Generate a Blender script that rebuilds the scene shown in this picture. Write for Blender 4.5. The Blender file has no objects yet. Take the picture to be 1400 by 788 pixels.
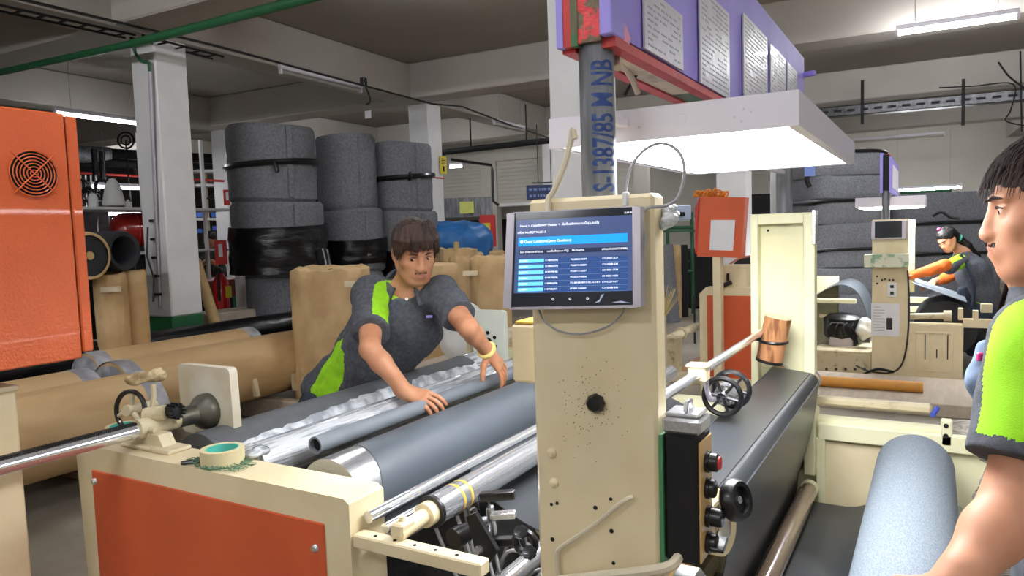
import bpy, bmesh, math, random
import numpy as np
from mathutils import Vector, Matrix, noise
random.seed(7)
S = bpy.context.scene
C = S.collection
# ------------------------------------------------------------------ camera
H = 1.5
F_PX = 995.7; PITCH = .07588; ROLL = .03237; YAW = .5265
cF = Vector((math.cos(YAW)*math.cos(PITCH), math.sin(YAW)*math.cos(PITCH), -math.sin(PITCH)))
cR0 = Vector((math.sin(YAW), -math.cos(YAW), 0)); cU0 = cR0.cross(cF)
cR = cR0*math.cos(ROLL) - cU0*math.sin(ROLL); cU = cR0*math.sin(ROLL) + cU0*math.cos(ROLL)
O = Vector((0, 0, H))
cam = bpy.data.cameras.new('camera'); co = bpy.data.objects.new('camera', cam); C.objects.link(co)
m3 = Matrix((cR, cU, -cF)).transposed()
co.matrix_world = Matrix.Translation(O) @ m3.to_4x4()
cam.sensor_fit = 'HORIZONTAL'; cam.sensor_width = 36; cam.lens = 36*F_PX/1400; cam.clip_start = .05
S.camera = co
# ------------------------------------------------------------------ world, exposure
w = bpy.data.worlds.new('world'); S.world = w; w.use_nodes = True
w.node_tree.nodes['Background'].inputs[0].default_value = (.75, .82, 1, 1)
w.node_tree.nodes['Background'].inputs[1].default_value = .4
vs = S.view_settings
vs.view_transform = 'Standard'; vs.look = 'None'; vs.gamma = 1; vs.use_curve_mapping = False
vs.exposure = 0.6
TUBE_E = 105; PANEL_E = 20
# ------------------------------------------------------------------ helpers
def at(px, py, ax, v):
    d = cF + cR*((px-700)/F_PX) + cU*((394-py)/F_PX)
    i = 'XYZ'.index(ax); t = (v-O[i])/d[i]
    return O + d*t
def dep(px, py, D):
    return O + (cF + cR*((px-700)/F_PX) + cU*((394-py)/F_PX))*D
MS = .83                      # one machine unit in metres
def mu(p): return Vector((p[0]*MS, p[1]*MS, H-(H-p[2])*MS))
RA = math.radians(2)
def rm(p): return Vector((p[0]*math.cos(RA)-p[1]*math.sin(RA), p[0]*math.sin(RA)+p[1]*math.cos(RA), p[2]))
def idn(p): return Vector(p)

def lin(c):
    return tuple(((x/255)/12.92 if x/255 <= .04045 else ((x/255+.055)/1.055)**2.4) for x in c)
MATS = {}
def mat(name, col, rough=.5, metal=0, var=.06, scale=8, bump=0, bscale=60, emit=0, col2=None, alpha=1, trans=0, coat=0, stretch=None, spec=.5, detail=3, lo=.4, hi=.6, ior=1.45):
    if name in MATS: return MATS[name]
    m = bpy.data.materials.new(name); m.use_nodes = True; nt = m.node_tree; N = nt.nodes; L = nt.links
    b = N['Principled BSDF']; c = lin(col)
    b.inputs['Roughness'].default_value = rough; b.inputs['Metallic'].default_value = metal
    b.inputs['Specular IOR Level'].default_value = spec
    b.inputs['Coat Weight'].default_value = coat; b.inputs['Transmission Weight'].default_value = trans
    b.inputs['Alpha'].default_value = alpha; b.inputs['IOR'].default_value = ior
    tc = N.new('ShaderNodeTexCoord'); mp = N.new('ShaderNodeMapping'); L.new(tc.outputs['Object'], mp.inputs[0])
    if stretch: mp.inputs['Scale'].default_value = stretch
    nz = N.new('ShaderNodeTexNoise'); nz.inputs['Scale'].default_value = scale; nz.inputs['Detail'].default_value = detail
    L.new(mp.outputs[0], nz.inputs['Vector'])
    rp = N.new('ShaderNodeValToRGB'); e = rp.color_ramp.elements
    if col2 is None:
        a = [x*(1-var*1.6) for x in c]; d = [min(1, x*(1+var)) for x in c]; e[0].position = .3; e[1].position = .7
    else:
        a = list(c); d = list(lin(col2)); e[0].position = lo; e[1].position = hi
    e[0].color = (*a, 1); e[1].color = (*d, 1)
    L.new(nz.outputs[0], rp.inputs[0]); L.new(rp.outputs[0], b.inputs['Base Color'])
    if emit:
        b.inputs['Emission Color'].default_value = (*c, 1); b.inputs['Emission Strength'].default_value = emit
    if bump:
        n2 = N.new('ShaderNodeTexNoise'); n2.inputs['Scale'].default_value = bscale; n2.inputs['Detail'].default_value = 4
        L.new(mp.outputs[0], n2.inputs['Vector'])
        bp = N.new('ShaderNodeBump'); bp.inputs['Strength'].default_value = bump; bp.inputs['Distance'].default_value = .01
        L.new(n2.outputs[0], bp.inputs['Height']); L.new(bp.outputs[0], b.inputs['Normal'])
    MATS[name] = m; return m

def frame(d):
    d = d.normalized(); a = Vector((0, 0, 1)) if abs(d.z) < .9 else Vector((1, 0, 0))
    u = d.cross(a).normalized(); return u, d.cross(u).normalized()
class MB:
    def __init__(s, xf=idn): s.v = []; s.f = []; s.m = []; s.xf = xf; s.cm = 0
    def add(s, vs_, fs):
        o = len(s.v); s.v += [s.xf(p) for p in vs_]; s.f += [tuple(i+o for i in f) for f in fs]; s.m += [s.cm]*len(fs); return s
    def mi(s, i): s.cm = i; return s
    def obox(s, c, A, h, bev=0):
        c = Vector(c); A = [Vector(a).normalized() for a in A]
        if bev <= 0:
            P = [c+A[0]*h[0]*i+A[1]*h[1]*j+A[2]*h[2]*k for i in (-1, 1) for j in (-1, 1) for k in (-1, 1)]
            return s.add(P, [(0, 1, 3, 2), (4, 6, 7, 5), (0, 4, 5, 1), (2, 3, 7, 6), (0, 2, 6, 4), (1, 5, 7, 3)])
        b = min(bev, min(h)*.95); P = []; idx = {}
        for i in (-1, 1):
            for j in (-1, 1):
                for k in (-1, 1):
                    for ax in range(3):
                        q = [h[0]-b, h[1]-b, h[2]-b]; q[ax] = h[ax]
                        idx[(i, j, k, ax)] = len(P); P.append(c+A[0]*q[0]*i+A[1]*q[1]*j+A[2]*q[2]*k)
        fs = []
        sg = (-1, 1)
        for ax in range(3):
            o1, o2 = [a for a in range(3) if a != ax]
            for si in sg:
                def key(a, b_):
                    q = [0, 0, 0]; q[ax] = si; q[o1] = a; q[o2] = b_; return idx[(*q, ax)]
                fs.append((key(-1, -1), key(1, -1), key(1, 1), key(-1, 1)))
            for a in sg:
                for b_ in sg:      # edges parallel to ax, at (o1=a,o2=b)
                    def k2(t, face):
                        q = [0, 0, 0]; q[ax] = t; q[o1] = a; q[o2] = b_; return idx[(*q, face)]
                    fs.append((k2(-1, o1), k2(1, o1), k2(1, o2), k2(-1, o2)))
        for i in sg:
            for j in sg:
                for k in sg: fs.append(tuple(idx[(i, j, k, a)] for a in range(3)))
        return s.add(P, fs)
    def box(s, x0, x1, y0, y1, z0, z1, bev=0):
        return s.obox(((x0+x1)/2, (y0+y1)/2, (z0+z1)/2), ((1, 0, 0), (0, 1, 0), (0, 0, 1)), (abs(x1-x0)/2, abs(y1-y0)/2, abs(z1-z0)/2), bev)
    def tube(s, p0, p1, r0, r1=None, n=20, caps=True):
        return s.path([p0, p1], [r0, r0 if r1 is None else r1], n, caps)
    def path(s, pts, r, n=8, caps=True, closed=False, sq=1):
        pts = [Vector(p) for p in pts]; k = len(pts)
        R = r if isinstance(r, (list, tuple)) else [r]*k
        P = []; u = None
        for i in range(k):
            if closed: d = pts[(i+1) % k]-pts[i-1]
            else: d = pts[min(i+1, k-1)]-pts[max(i-1, 0)]
            if d.length < 1e-9: d = Vector((0, 0, 1))
            d.normalize()
            if u is None: u, _ = frame(d)
            else:
                u = (u-d*u.dot(d))
                u = u.normalized() if u.length > 1e-6 else frame(d)[0]
            v = d.cross(u)
            P += [pts[i]+(u*math.cos(2*math.pi*j/n)+v*math.sin(2*math.pi*j/n)*sq)*R[i] for j in range(n)]
        fs = []
        for i in range(k if closed else k-1):
            a = i*n; b = ((i+1) % k)*n
            for j in range(n): fs.append((a+j, a+(j+1) % n, b+(j+1) % n, b+j))
        if caps and not closed:
            fs.append(tuple(range(n))[::-1]); fs.append(tuple((k-1)*n+j for j in range(n)))
        return s.add(P, fs)
    def lathe(s, prof, org, axis=(0, 0, 1), n=28):
        ax = Vector(axis).normalized(); u, v = frame(ax); org = Vector(org); P = []; fs = []
        for r, h in prof:
            P += [org+ax*h+(u*math.cos(2*math.pi*j/n)+v*math.sin(2*math.pi*j/n))*max(r, 1e-4) for j in range(n)]
        for i in range(len(prof)-1):
            for j in range(n): fs.append((i*n+j, i*n+(j+1) % n, (i+1)*n+(j+1) % n, (i+1)*n+j))
        return s.add(P, fs)
    def disc(s, c, axis, r, n=20, th=.004):
        a = Vector(axis).normalized(); return s.tube(Vector(c)-a*th/2, Vector(c)+a*th/2, r, n=n)
    def ring(s, c, axis, R, r, n=28, m=8):
        u, v = frame(Vector(axis)); c = Vector(c)
        return s.path([c+(u*math.cos(2*math.pi*i/n)+v*math.sin(2*math.pi*i/n))*R for i in range(n)], r, m, closed=True)
    def prism(s, poly, ax, a0, a1):
        # poly: 2-D points in the two remaining axes
        o = [i for i in range(3) if i != ax]; n = len(poly); P = []
        for a in (a0, a1):
            for q in poly:
                p = [0, 0, 0]; p[ax] = a; p[o[0]] = q[0]; p[o[1]] = q[1]; P.append(p)
        fs = [tuple(range(n))[::-1], tuple(range(n, 2*n))]+[(i, (i+1) % n, n+(i+1) % n, n+i) for i in range(n)]
        return s.add(P, fs)
    def sheet(s, prof, x0, x1, th=.002, nx=1, skew=0, fn=None):
        # web of cloth: (Y,Z) profile swept along X, real thickness
        n = len(prof); nor = []
        for i in range(n):
            a = prof[max(i-1, 0)]; b = prof[min(i+1, n-1)]; d = Vector((b[0]-a[0], b[1]-a[1])); d.normalize(); nor.append((-d.y, d.x))
        P = []
        for side in (0, 1):
            for j in range(nx+1):
                for i, (y, z) in enumerate(prof):
                    t = j/nx; p = Vector((x0+(x1-x0)*t, y+nor[i][0]*th*side, z+nor[i][1]*th*side))
                    if fn: p = fn(p, t, i/(n-1))
                    P.append(p)
        K = (nx+1)*n; fs = []
        for j in range(nx):
            for i in range(n-1):
                a = j*n+i; fs.append((a, a+1, a+1+n, a+n)); fs.append((K+a, K+a+n, K+a+1+n, K+a+1))
        for j in range(nx):
            for i in (0, n-1):
                a = j*n+i; fs.append((a, a+n, K+a+n, K+a))
        for i in range(n-1):
            for j in (0, nx):
                a = j*n+i; fs.append((a, a+1, K+a+1, K+a))
        return s.add(P, fs)
    def build(s, name, mats, parent=None, smooth=35, **kw):
        if not isinstance(mats, (list, tuple)): mats = [mats]
        me = bpy.data.meshes.new(name)
        base = getroot(parent)
        vs_ = [tuple(Vector(p)-base) for p in s.v]
        loc = Vector((0, 0, 0))
        if parent is None:
            a = np.array([tuple(p) for p in s.v]); loc = Vector(((a[:, 0].min()+a[:, 0].max())/2, (a[:, 1].min()+a[:, 1].max())/2, a[:, 2].min()))
            vs_ = [tuple(Vector(p)-loc) for p in s.v]
        me.from_pydata(vs_, [], s.f)
        for m in mats: me.materials.append(m)
        me.polygons.foreach_set('material_index', s.m)
        bm = bmesh.new(); bm.from_mesh(me); bmesh.ops.recalc_face_normals(bm, faces=bm.faces); bm.to_mesh(me); bm.free()
        me.polygons.foreach_set('use_smooth', [True]*len(me.polygons))
        me.set_sharp_from_angle(angle=math.radians(smooth))
        o = bpy.data.objects.new(name, me); C.objects.link(o)
        if parent is not None: o.parent = parent
        else: o.location = loc
        for k, v in kw.items(): o[{'cat': 'category'}.get(k, k)] = v
        return o
def getroot(o):
    v = Vector((0, 0, 0))
    while o is not None: v = v+Vector(o.location); o = o.parent
    return v
def thing(name, loc, label, cat, group=None):
    o = bpy.data.objects.new(name, None); C.objects.link(o); o.location = loc; o.empty_display_size = .05
    o['label'] = label; o['category'] = cat
    if group: o['group'] = group
    return o
def dup(o, loc, label=None, rz=None, scale=None):
    r = o.copy(); C.objects.link(r); r.location = loc
    if rz is not None: r.rotation_euler = (0, 0, rz)
    if scale is not None: r.scale = scale
    if label: r['label'] = label
    for ch in list(o.children):
        c = ch.copy(); C.objects.link(c); c.parent = r
        for g in list(ch.children):
            d = g.copy(); C.objects.link(d); d.parent = c
    return r
def spline(pts, k=6):
    pts = [Vector(p) for p in pts]; out = []
    for i in range(len(pts)-1):
        p0 = pts[max(i-1, 0)]; p1 = pts[i]; p2 = pts[i+1]; p3 = pts[min(i+2, len(pts)-1)]
        for j in range(k):
            t = j/k; out.append(.5*((2*p1)+(p2-p0)*t+(2*p0-5*p1+4*p2-p3)*t*t+(3*p1-p0-3*p2+p3)*t**3))
    out.append(pts[-1]); return out
def textmesh(txt, size=1.0, extrude=0, align='LEFT', bold=0):
    cu = bpy.data.curves.new('t', 'FONT'); cu.body = txt; cu.size = size; cu.extrude = extrude; cu.align_x = align; cu.resolution_u = 3; cu.offset = bold
    o = bpy.data.objects.new('t', cu); C.objects.link(o); bpy.context.view_layer.update()
    me = bpy.data.meshes.new_from_object(o.evaluated_get(bpy.context.evaluated_depsgraph_get()))
    v = [tuple(x.co) for x in me.vertices]; f = [tuple(p.vertices) for p in me.polygons]
    bpy.data.objects.remove(o); bpy.data.curves.remove(cu); bpy.data.meshes.remove(me)
    return v, f
def put_text(mb, txt, org, right, up, size, width=None, off=.0012, align='LEFT', bold=0):
    v, f = textmesh(txt, 1.0, align=align)
    if not v: return
    right = Vector(right).normalized(); up = Vector(up).normalized(); n = right.cross(up)
    wmax = max(p[0] for p in v)-min(p[0] for p in v); sx = size
    if width: sx = width/wmax
    org = Vector(org)
    for k in range(bold+1):
        mb.add([org+right*(p[0]*sx+k*size*.02)+up*(p[1]*size)+n*off for p in v], f)
# ------------------------------------------------------------------ implicit bodies
class SDF:
    def __init__(s, lo, hi, res):
        s.lo = np.array(lo, np.float32); s.res = res
        s.n = [int(math.ceil((hi[i]-lo[i])/res))+1 for i in range(3)]
        s.d = np.full(s.n, .06, np.float32)
    def _win(s, lo, hi):
        a = np.maximum(0, np.floor((np.array(lo)-s.lo)/s.res).astype(int)); b = np.minimum(s.n, np.ceil((np.array(hi)-s.lo)/s.res).astype(int)+1)
        if (b <= a).any(): return None
        g = [s.lo[i]+s.res*np.arange(a[i], b[i], dtype=np.float32) for i in range(3)]
        return tuple(slice(a[i], b[i]) for i in range(3)), g[0][:, None, None], g[1][None, :, None], g[2][None, None, :]
    def comb(s, sl, d, k, sub=False):
        a = s.d[sl]
        if sub:
            d = -d
            h = np.maximum(k-np.abs(a-d), 0)/max(k, 1e-6); s.d[sl] = np.maximum(a, d)+h*h*k*.25
        else:
            h = np.maximum(k-np.abs(a-d), 0)/max(k, 1e-6); s.d[sl] = np.minimum(a, d)-h*h*k*.25
    def cone(s, p0, p1, r0, r1=None, k=.01, sub=False):
        r1 = r0 if r1 is None else r1
        p0 = np.array(p0, np.float32); p1 = np.array(p1, np.float32); pad = max(r0, r1)+k+.012
        W = s._win(np.minimum(p0, p1)-pad, np.maximum(p0, p1)+pad)
        if W is None: return s
        sl, X, Y, Z = W; v = p1-p0; L2 = float(v@v)+1e-9
        t = np.clip(((X-p0[0])*v[0]+(Y-p0[1])*v[1]+(Z-p0[2])*v[2])/L2, 0, 1)
        d = np.sqrt((X-p0[0]-t*v[0])**2+(Y-p0[1]-t*v[1])**2+(Z-p0[2]-t*v[2])**2)-(r0+(r1-r0)*t)
        s.comb(sl, d, k, sub); return s
    def chain(s, pts, rs, k=.01):
        for i in range(len(pts)-1): s.cone(pts[i], pts[i+1], rs[i], rs[i+1], k)
        return s
    def ell(s, c, A, r, k=.01, sub=False):
        c = np.array(c, np.float32); pad = max(r)+k+.012
        W = s._win(c-pad, c+pad)
        if W is None: return s
        sl, X, Y, Z = W; q = 0; g = 0
        for a, ri in zip(A, r):
            a = np.array(a, np.float32); t = (X-c[0])*a[0]+(Y-c[1])*a[1]+(Z-c[2])*a[2]; q = q+(t/ri)**2; g = g+(t/ri/ri)**2
        q = np.sqrt(q); g = np.sqrt(g)+1e-6
        d = q*(q-1)/g
        s.comb(sl, d, k, sub); return s
    def cut(s, p, n, k=.004, lo=None, hi=None):
        # remove the side n points to (inside optional window)
        p = np.array(p, np.float32); n = np.array(n, np.float32); n = n/np.linalg.norm(n)
        W = s._win(lo if lo is not None else s.lo, hi if hi is not None else s.lo+np.array(s.n)*s.res)
        if W is None: return s
        sl, X, Y, Z = W
        d = ((X-p[0])*n[0]+(Y-p[1])*n[1]+(Z-p[2])*n[2])
        s.d[sl] = np.maximum(s.d[sl], d); return s
    def wrinkle(s, amp, sc, seed=0, ax=(1, 1, 1)):
        g = [s.lo[i]+s.res*np.arange(s.n[i], dtype=np.float32) for i in range(3)]
        X = g[0][:, None, None]*sc*ax[0]; Y = g[1][None, :, None]*sc*ax[1]; Z = g[2][None, None, :]*sc*ax[2]
        w_ = np.sin(X*1.0+1.7*np.sin(Y*.9+seed)+Z*.6)*np.cos(Z*1.1+1.3*np.sin(X*.8-seed)+Y*.5)
        s.d += (amp*w_).astype(np.float32); return s
    def mesh(s):
        d = s.d; ins = d < 0
        c = np.zeros([n-1 for n in s.n], np.int8)
        for i in (0, 1):
            for j in (0, 1):
                for k in (0, 1): c += ins[i:s.n[0]-1+i, j:s.n[1]-1+j, k:s.n[2]-1+k]
        act = (c > 0) & (c < 8); I = np.argwhere(act); idx = np.full(c.shape, -1, np.int32); idx[act] = np.arange(len(I))
        acc = np.zeros((len(I), 3)); cnt = np.zeros(len(I))
        cs = [(i, j, k) for i in (0, 1) for j in (0, 1) for k in (0, 1)]
        val = {q: d[I[:, 0]+q[0], I[:, 1]+q[1], I[:, 2]+q[2]] for q in cs}
        for q in cs:
            for ax in range(3):
                if q[ax]: continue
                r = list(q); r[ax] = 1; r = tuple(r); a = val[q]; b = val[r]; m = (a < 0) != (b < 0)
                t = np.where(m, a/(a-b+1e-12), 0)
                p = np.zeros((len(I), 3)); p[:] = q; p[:, ax] = t
                acc[m] += p[m]; cnt[m] += 1
        V = (I+acc/np.maximum(cnt, 1)[:, None])*s.res+s.lo
        Fs = []
        for ax in range(3):
            sl0 = [slice(None)]*3; sl1 = [slice(None)]*3; sl0[ax] = slice(0, -1); sl1[ax] = slice(1, None)
            ch = ins[tuple(sl0)] != ins[tuple(sl1)]; E = np.argwhere(ch)
            o = [a for a in range(3) if a != ax]
            ok = (E[:, o[0]] > 0) & (E[:, o[1]] > 0) & (E[:, o[0]] < s.n[o[0]]-1) & (E[:, o[1]] < s.n[o[1]]-1); E = E[ok]
            def cell(a, b):
                q = E.copy(); q[:, o[0]] -= a; q[:, o[1]] -= b; return idx[q[:, 0], q[:, 1], q[:, 2]]
            f = np.stack([cell(1, 1), cell(0, 1), cell(0, 0), cell(1, 0)], 1)
            flip = ins[E[:, 0], E[:, 1], E[:, 2]]
            if ax == 1: flip = ~flip
            f[~flip] = f[~flip][:, ::-1]
            Fs.append(f)
        Fs = np.concatenate(Fs); Fs = Fs[(Fs >= 0).all(1)]
        return V, Fs
def sdf_obj(name, sdf, mats, parent=None, color=None, smooth_it=2, **kw):
    V, Fs = sdf.mesh()
    # light laplacian smoothing removes voxel steps
    E = np.concatenate([Fs[:, [0, 1]], Fs[:, [1, 2]], Fs[:, [2, 3]], Fs[:, [3, 0]]])
    deg = np.bincount(E.ravel(), minlength=len(V)).astype(float)
    for _ in range(smooth_it):
        A = np.zeros_like(V)
        for a in range(3): A[:, a] = np.bincount(E[:, 0], V[E[:, 1], a], len(V))+np.bincount(E[:, 1], V[E[:, 0], a], len(V))
        V = V*.5+.5*A/np.maximum(deg, 1)[:, None]
    base = getroot(parent); me = bpy.data.meshes.new(name)
    loc = Vector((0, 0, 0))
    if parent is None: loc = Vector(((V[:, 0].min()+V[:, 0].max())/2, (V[:, 1].min()+V[:, 1].max())/2, V[:, 2].min()))
    Vl = V-np.array(base)-np.array(loc)
    me.vertices.add(len(V)); me.vertices.foreach_set('co', Vl.astype(np.float32).ravel())
    me.loops.add(len(Fs)*4); me.loops.foreach_set('vertex_index', Fs.astype(np.int32).ravel())
    me.polygons.add(len(Fs)); me.polygons.foreach_set('loop_start', np.arange(0, len(Fs)*4, 4, dtype=np.int32))
    me.update(calc_edges=True)
    mats = mats if isinstance(mats, (list, tuple)) else [mats]
    for m in mats: me.materials.append(m)
    if color is not None:
        me.polygons.foreach_set('material_index', color(V[Fs].mean(1)).astype(np.int32))
    me.polygons.foreach_set('use_smooth', [True]*len(Fs)); me.update()
    o = bpy.data.objects.new(name, me); C.objects.link(o)
    if parent is not None: o.parent = parent
    else: o.location = loc
    for k, v in kw.items(): o[{'cat': 'category'}.get(k, k)] = v
    return o
def segdist(P, a, b):
    a = np.array(a); b = np.array(b); v = b-a; t = np.clip(((P-a)@v)/(v@v), 0, 1); return np.linalg.norm(P-a-t[:, None]*v, axis=1)
# ------------------------------------------------------------------ materials
M = {}
M['conc'] = mat('painted_concrete', (205, 200, 188), .8, var=.05, scale=1.2, bump=.08, bscale=18)
M['slab'] = mat('slab_paint', (156, 149, 141), .85, var=.06, scale=.8, bump=.06, bscale=12)
M['beam'] = mat('beam_paint', (176, 170, 162), .85, var=.05, scale=1.5, bump=.1, bscale=14)
M['colw'] = mat('column_white', (222, 222, 222), .55, var=.05, scale=3, bump=.1, bscale=30)
M['green'] = mat('green_paint', (30, 92, 52), .5, var=.08)
M['floor'] = mat('floor_concrete', (128, 120, 106), .38, col2=(162, 154, 140), scale=1.3, bump=.05, bscale=40, detail=6)
M['wall'] = mat('wall_paint', (190, 186, 176), .8, var=.06, scale=.7)
M['walld'] = mat('dark_wall', (84, 82, 80), .85, var=.1, scale=.7)
M['cream'] = mat('cream_enamel', (228, 213, 176), .34, col2=(216, 199, 158), scale=5, lo=.45, hi=.75, bump=.14, bscale=26, coat=.15)
M['creamy'] = mat('yellow_cream_enamel', (232, 229, 192), .42, col2=(222, 217, 176), scale=4, lo=.45, hi=.7, bump=.08, bscale=30)
M['creamd'] = mat('worn_cream_enamel', (205, 193, 160), .5, col2=(150, 135, 105), scale=16, lo=.55, hi=.75, bump=.15, bscale=35)
M['orange'] = mat('orange_hammer_paint', (224, 106, 56), .27, var=.06, scale=5, bump=.3, bscale=150, coat=.3)
M['orangem'] = mat('orange_panel_paint', (204, 90, 50), .42, var=.07, scale=3, bump=.05, bscale=60)
M['steel'] = mat('brushed_steel', (216, 218, 222), .26, .85, var=.1, scale=20, stretch=(1, 12, 12))
M['chrome'] = mat('chrome', (232, 234, 238), .16, .82, var=.05, scale=6)
M['darkst'] = mat('dark_steel', (70, 70, 72), .4, .9, var=.2, scale=20)
M['galv'] = mat('galvanised_pipe', (138, 140, 144), .45, .35, col2=(100, 102, 106), scale=30, stretch=(1, 1, .12), bump=.06)
M['black'] = mat('black_plastic', (18, 18, 20), .35, var=.2, coat=.2)
M['blackm'] = mat('matt_black', (14, 14, 15), .75, var=.2)
M['blackf'] = mat('black_film', (12, 12, 14), .28, var=.2, bump=.8, bscale=7, stretch=(1, 1, 3))
M['leather'] = mat('grey_coated_fabric', (84, 91, 98), .42, var=.06, scale=4, bump=.04, bscale=260, stretch=(1, 3, 3), spec=.6)
M['leatherd'] = mat('charcoal_coated_fabric', (54, 57, 61), .34, var=.06, scale=4, bump=.03, bscale=260, spec=.6)
M['feltback'] = mat('pale_grey_felt', (136, 145, 154), .95, col2=(116, 126, 136), scale=60, stretch=(2, 6, 6), bump=.1, bscale=200)
M['felt'] = mat('grey_recycled_felt', (120, 122, 127), .95, col2=(98, 100, 105), scale=45, detail=9, lo=.35, hi=.65, bump=.3, bscale=120)
M['feltd'] = mat('dark_rubber_roll', (40, 42, 46), .8, var=.15, bump=.1)
M['kraft'] = mat('kraft_paper', (204, 172, 126), .6, col2=(190, 157, 110), scale=3, bump=.5, bscale=6, stretch=(.6, 2, 2))
M['kraftc'] = mat('crumpled_kraft', (208, 178, 132), .6, col2=(188, 156, 110), scale=3, bump=1, bscale=12)
M['tube'] = mat('cardboard_tube', (190, 160, 112), .7, var=.08)
M['wraw'] = mat('white_plastic', (225, 226, 224), .5, var=.04)
M['film'] = mat('clear_stretch_film', (206, 210, 214), .2, .1, col2=(140, 146, 152), scale=9, stretch=(.6, 7, 7), lo=.45, hi=.6, bump=.5, bscale=24, coat=.6)
M['paper'] = mat('paper', (226, 226, 228), .6, var=.03)
M['purple'] = mat('purple_wrap', (158, 146, 226), .55, var=.05, scale=4, bump=.25, bscale=10)
M['redp'] = mat('red_paint', (190, 58, 52), .5, var=.1, scale=14)
M['redpeel'] = mat('peeling_red_paint', (218, 72, 74), .6, col2=(112, 98, 78), scale=32, lo=.5, hi=.53, bump=.8, bscale=40)
M['greenold'] = mat('old_green_paint', (60, 110, 66), .6, col2=(96, 96, 70), scale=25, lo=.45, hi=.6)
M['lamph'] = mat('lamp_housing_white', (216, 212, 222), .38, var=.03, scale=2)
M['lime'] = mat('lime_pique', (150, 214, 28), .85, var=.06, scale=40, bump=.25, bscale=500)
M['pique'] = mat('charcoal_pique', (84, 87, 94), .9, col2=(70, 73, 80), scale=60, bump=.25, bscale=500)
M['skin'] = mat('skin', (196, 142, 108), .48, col2=(184, 126, 92), scale=14, bump=.04, bscale=90, spec=.4)
M['skin2'] = mat('skin_fair', (196, 142, 112), .55, col2=(192, 136, 106), scale=14, bump=.04, bscale=90, spec=.4)
for n_ in ('skin', 'skin2'):
    b_ = M[n_].node_tree.nodes['Principled BSDF']; b_.inputs['Subsurface Weight'].default_value = .06; b_.inputs['Subsurface Scale'].default_value = .02
M['lip'] = mat('lips', (172, 110, 92), .45, var=.05)
M['hair'] = mat('dark_brown_hair', (38, 25, 20), .58, col2=(62, 40, 30), scale=30, bump=.3, bscale=120, stretch=(1, 1, .2))
M['hairb'] = mat('black_hair', (24, 20, 20), .4, var=.2, scale=30, bump=.3, bscale=120)
M['eye'] = mat('eye_white', (225, 220, 214), .25, var=.02)
M['iris'] = mat('iris', (28, 16, 12), .15, var=.05)
M['denim'] = mat('dark_denim', (40, 48, 62), .85, var=.1, scale=50)
M['denimlt'] = mat('washed_denim', (120, 138, 165), .85, var=.12, scale=50)
M['orgl'] = mat('orange_sleeve', (226, 110, 40), .7, var=.08, scale=12, bump=.3, bscale=20)
M['wood'] = mat('wood_grain_film', (190, 134, 90), .45, col2=(128, 80, 48), scale=12, stretch=(3, 3, .7), detail=8, lo=.45, hi=.58)
M['tapec'] = mat('masking_tape', (214, 200, 158), .7, var=.03)
M['teal'] = mat('teal_core', (86, 190, 172), .6, var=.06, scale=60)
M['tarp'] = mat('blue_tarp', (40, 104, 168), .45, var=.12, scale=6, bump=.8, bscale=7)
M['navy'] = mat('navy_sign', (28, 44, 92), .5, var=.1)
M['signlet'] = mat('sign_lettering', (120, 140, 190), .6, var=.02)
M['yel'] = mat('yellow_sign', (226, 206, 60), .5, var=.03)
M['redsign'] = mat('red_sign', (196, 44, 40), .5, var=.03)
M['blueink'] = mat('blue_stencil_ink', (36, 62, 122), .7, col2=(60, 84, 136), scale=60)
M['pinkp'] = mat('pink_sticker', (232, 150, 178), .6, var=.03)
M['woodf'] = mat('plywood', (180, 166, 148), .7, var=.08, scale=6, stretch=(.4, 4, 4))
M['orwood'] = mat('orange_tube', (206, 144, 62), .5, var=.06)
M['cable'] = mat('pale_cable', (205, 195, 170), .55, var=.05)
M['cableg'] = mat('grey_cable', (150, 150, 152), .5, var=.05)
M['dkgreen'] = mat('green_steel', (38, 92, 58), .45, var=.1)
M['bluegrey'] = mat('blue_white_plastic', (186, 200, 226), .5, var=.05)
M['scrn0'] = mat('screen_dark', (24, 27, 36), .12, var=.02, emit=.35, coat=.5)
M['scrn1'] = mat('screen_panel', (58, 72, 110), .12, var=.02, emit=.7, coat=.5)
M['scrn1b'] = mat('screen_row', (40, 68, 118), .12, var=.02, emit=.7)
M['scrn2'] = mat('screen_bar', (22, 128, 214), .12, var=.02, emit=1.0)
M['scrn3'] = mat('screen_cell', (92, 172, 232), .12, var=.02, emit=1.0)
M['scrnt'] = mat('screen_text', (230, 236, 246), .2, var=.01, emit=1.0)
M['line'] = mat('screen_rule', (90, 120, 170), .2, var=.01, emit=.6)
M['ink'] = mat('grey_print', (176, 176, 184), .7, var=.1, scale=90)
M['tubeon'] = mat('lit_fluorescent_tube', (250, 252, 255), .4, var=0, emit=TUBE_E)
M['panelon'] = mat('lit_diffuser', (250, 252, 255), .4, var=0, emit=PANEL_E)
M['tubedim'] = mat('soft_lit_tube', (250, 252, 255), .4, var=0, emit=22)
M['tubeoff'] = mat('unlit_tube', (170, 168, 160), .4, var=.03)
M['alu'] = mat('aluminium', (196, 190, 200), .32, .7, var=.05)
M['checker'] = mat('tread_plate', (188, 186, 170), .4, .5, col2=(150, 146, 128), scale=60, lo=.5, hi=.55, bump=.6, bscale=60)
M['plyl'] = mat('roll_edge_layers', (196, 190, 178), .75, col2=(120, 112, 100), scale=14, stretch=(1, 1, 9), detail=6)
M['rag'] = mat('green_rag', (128, 160, 130), .9, col2=(70, 110, 80), scale=60, bump=.5)
K = dict(kind='structure')

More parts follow.
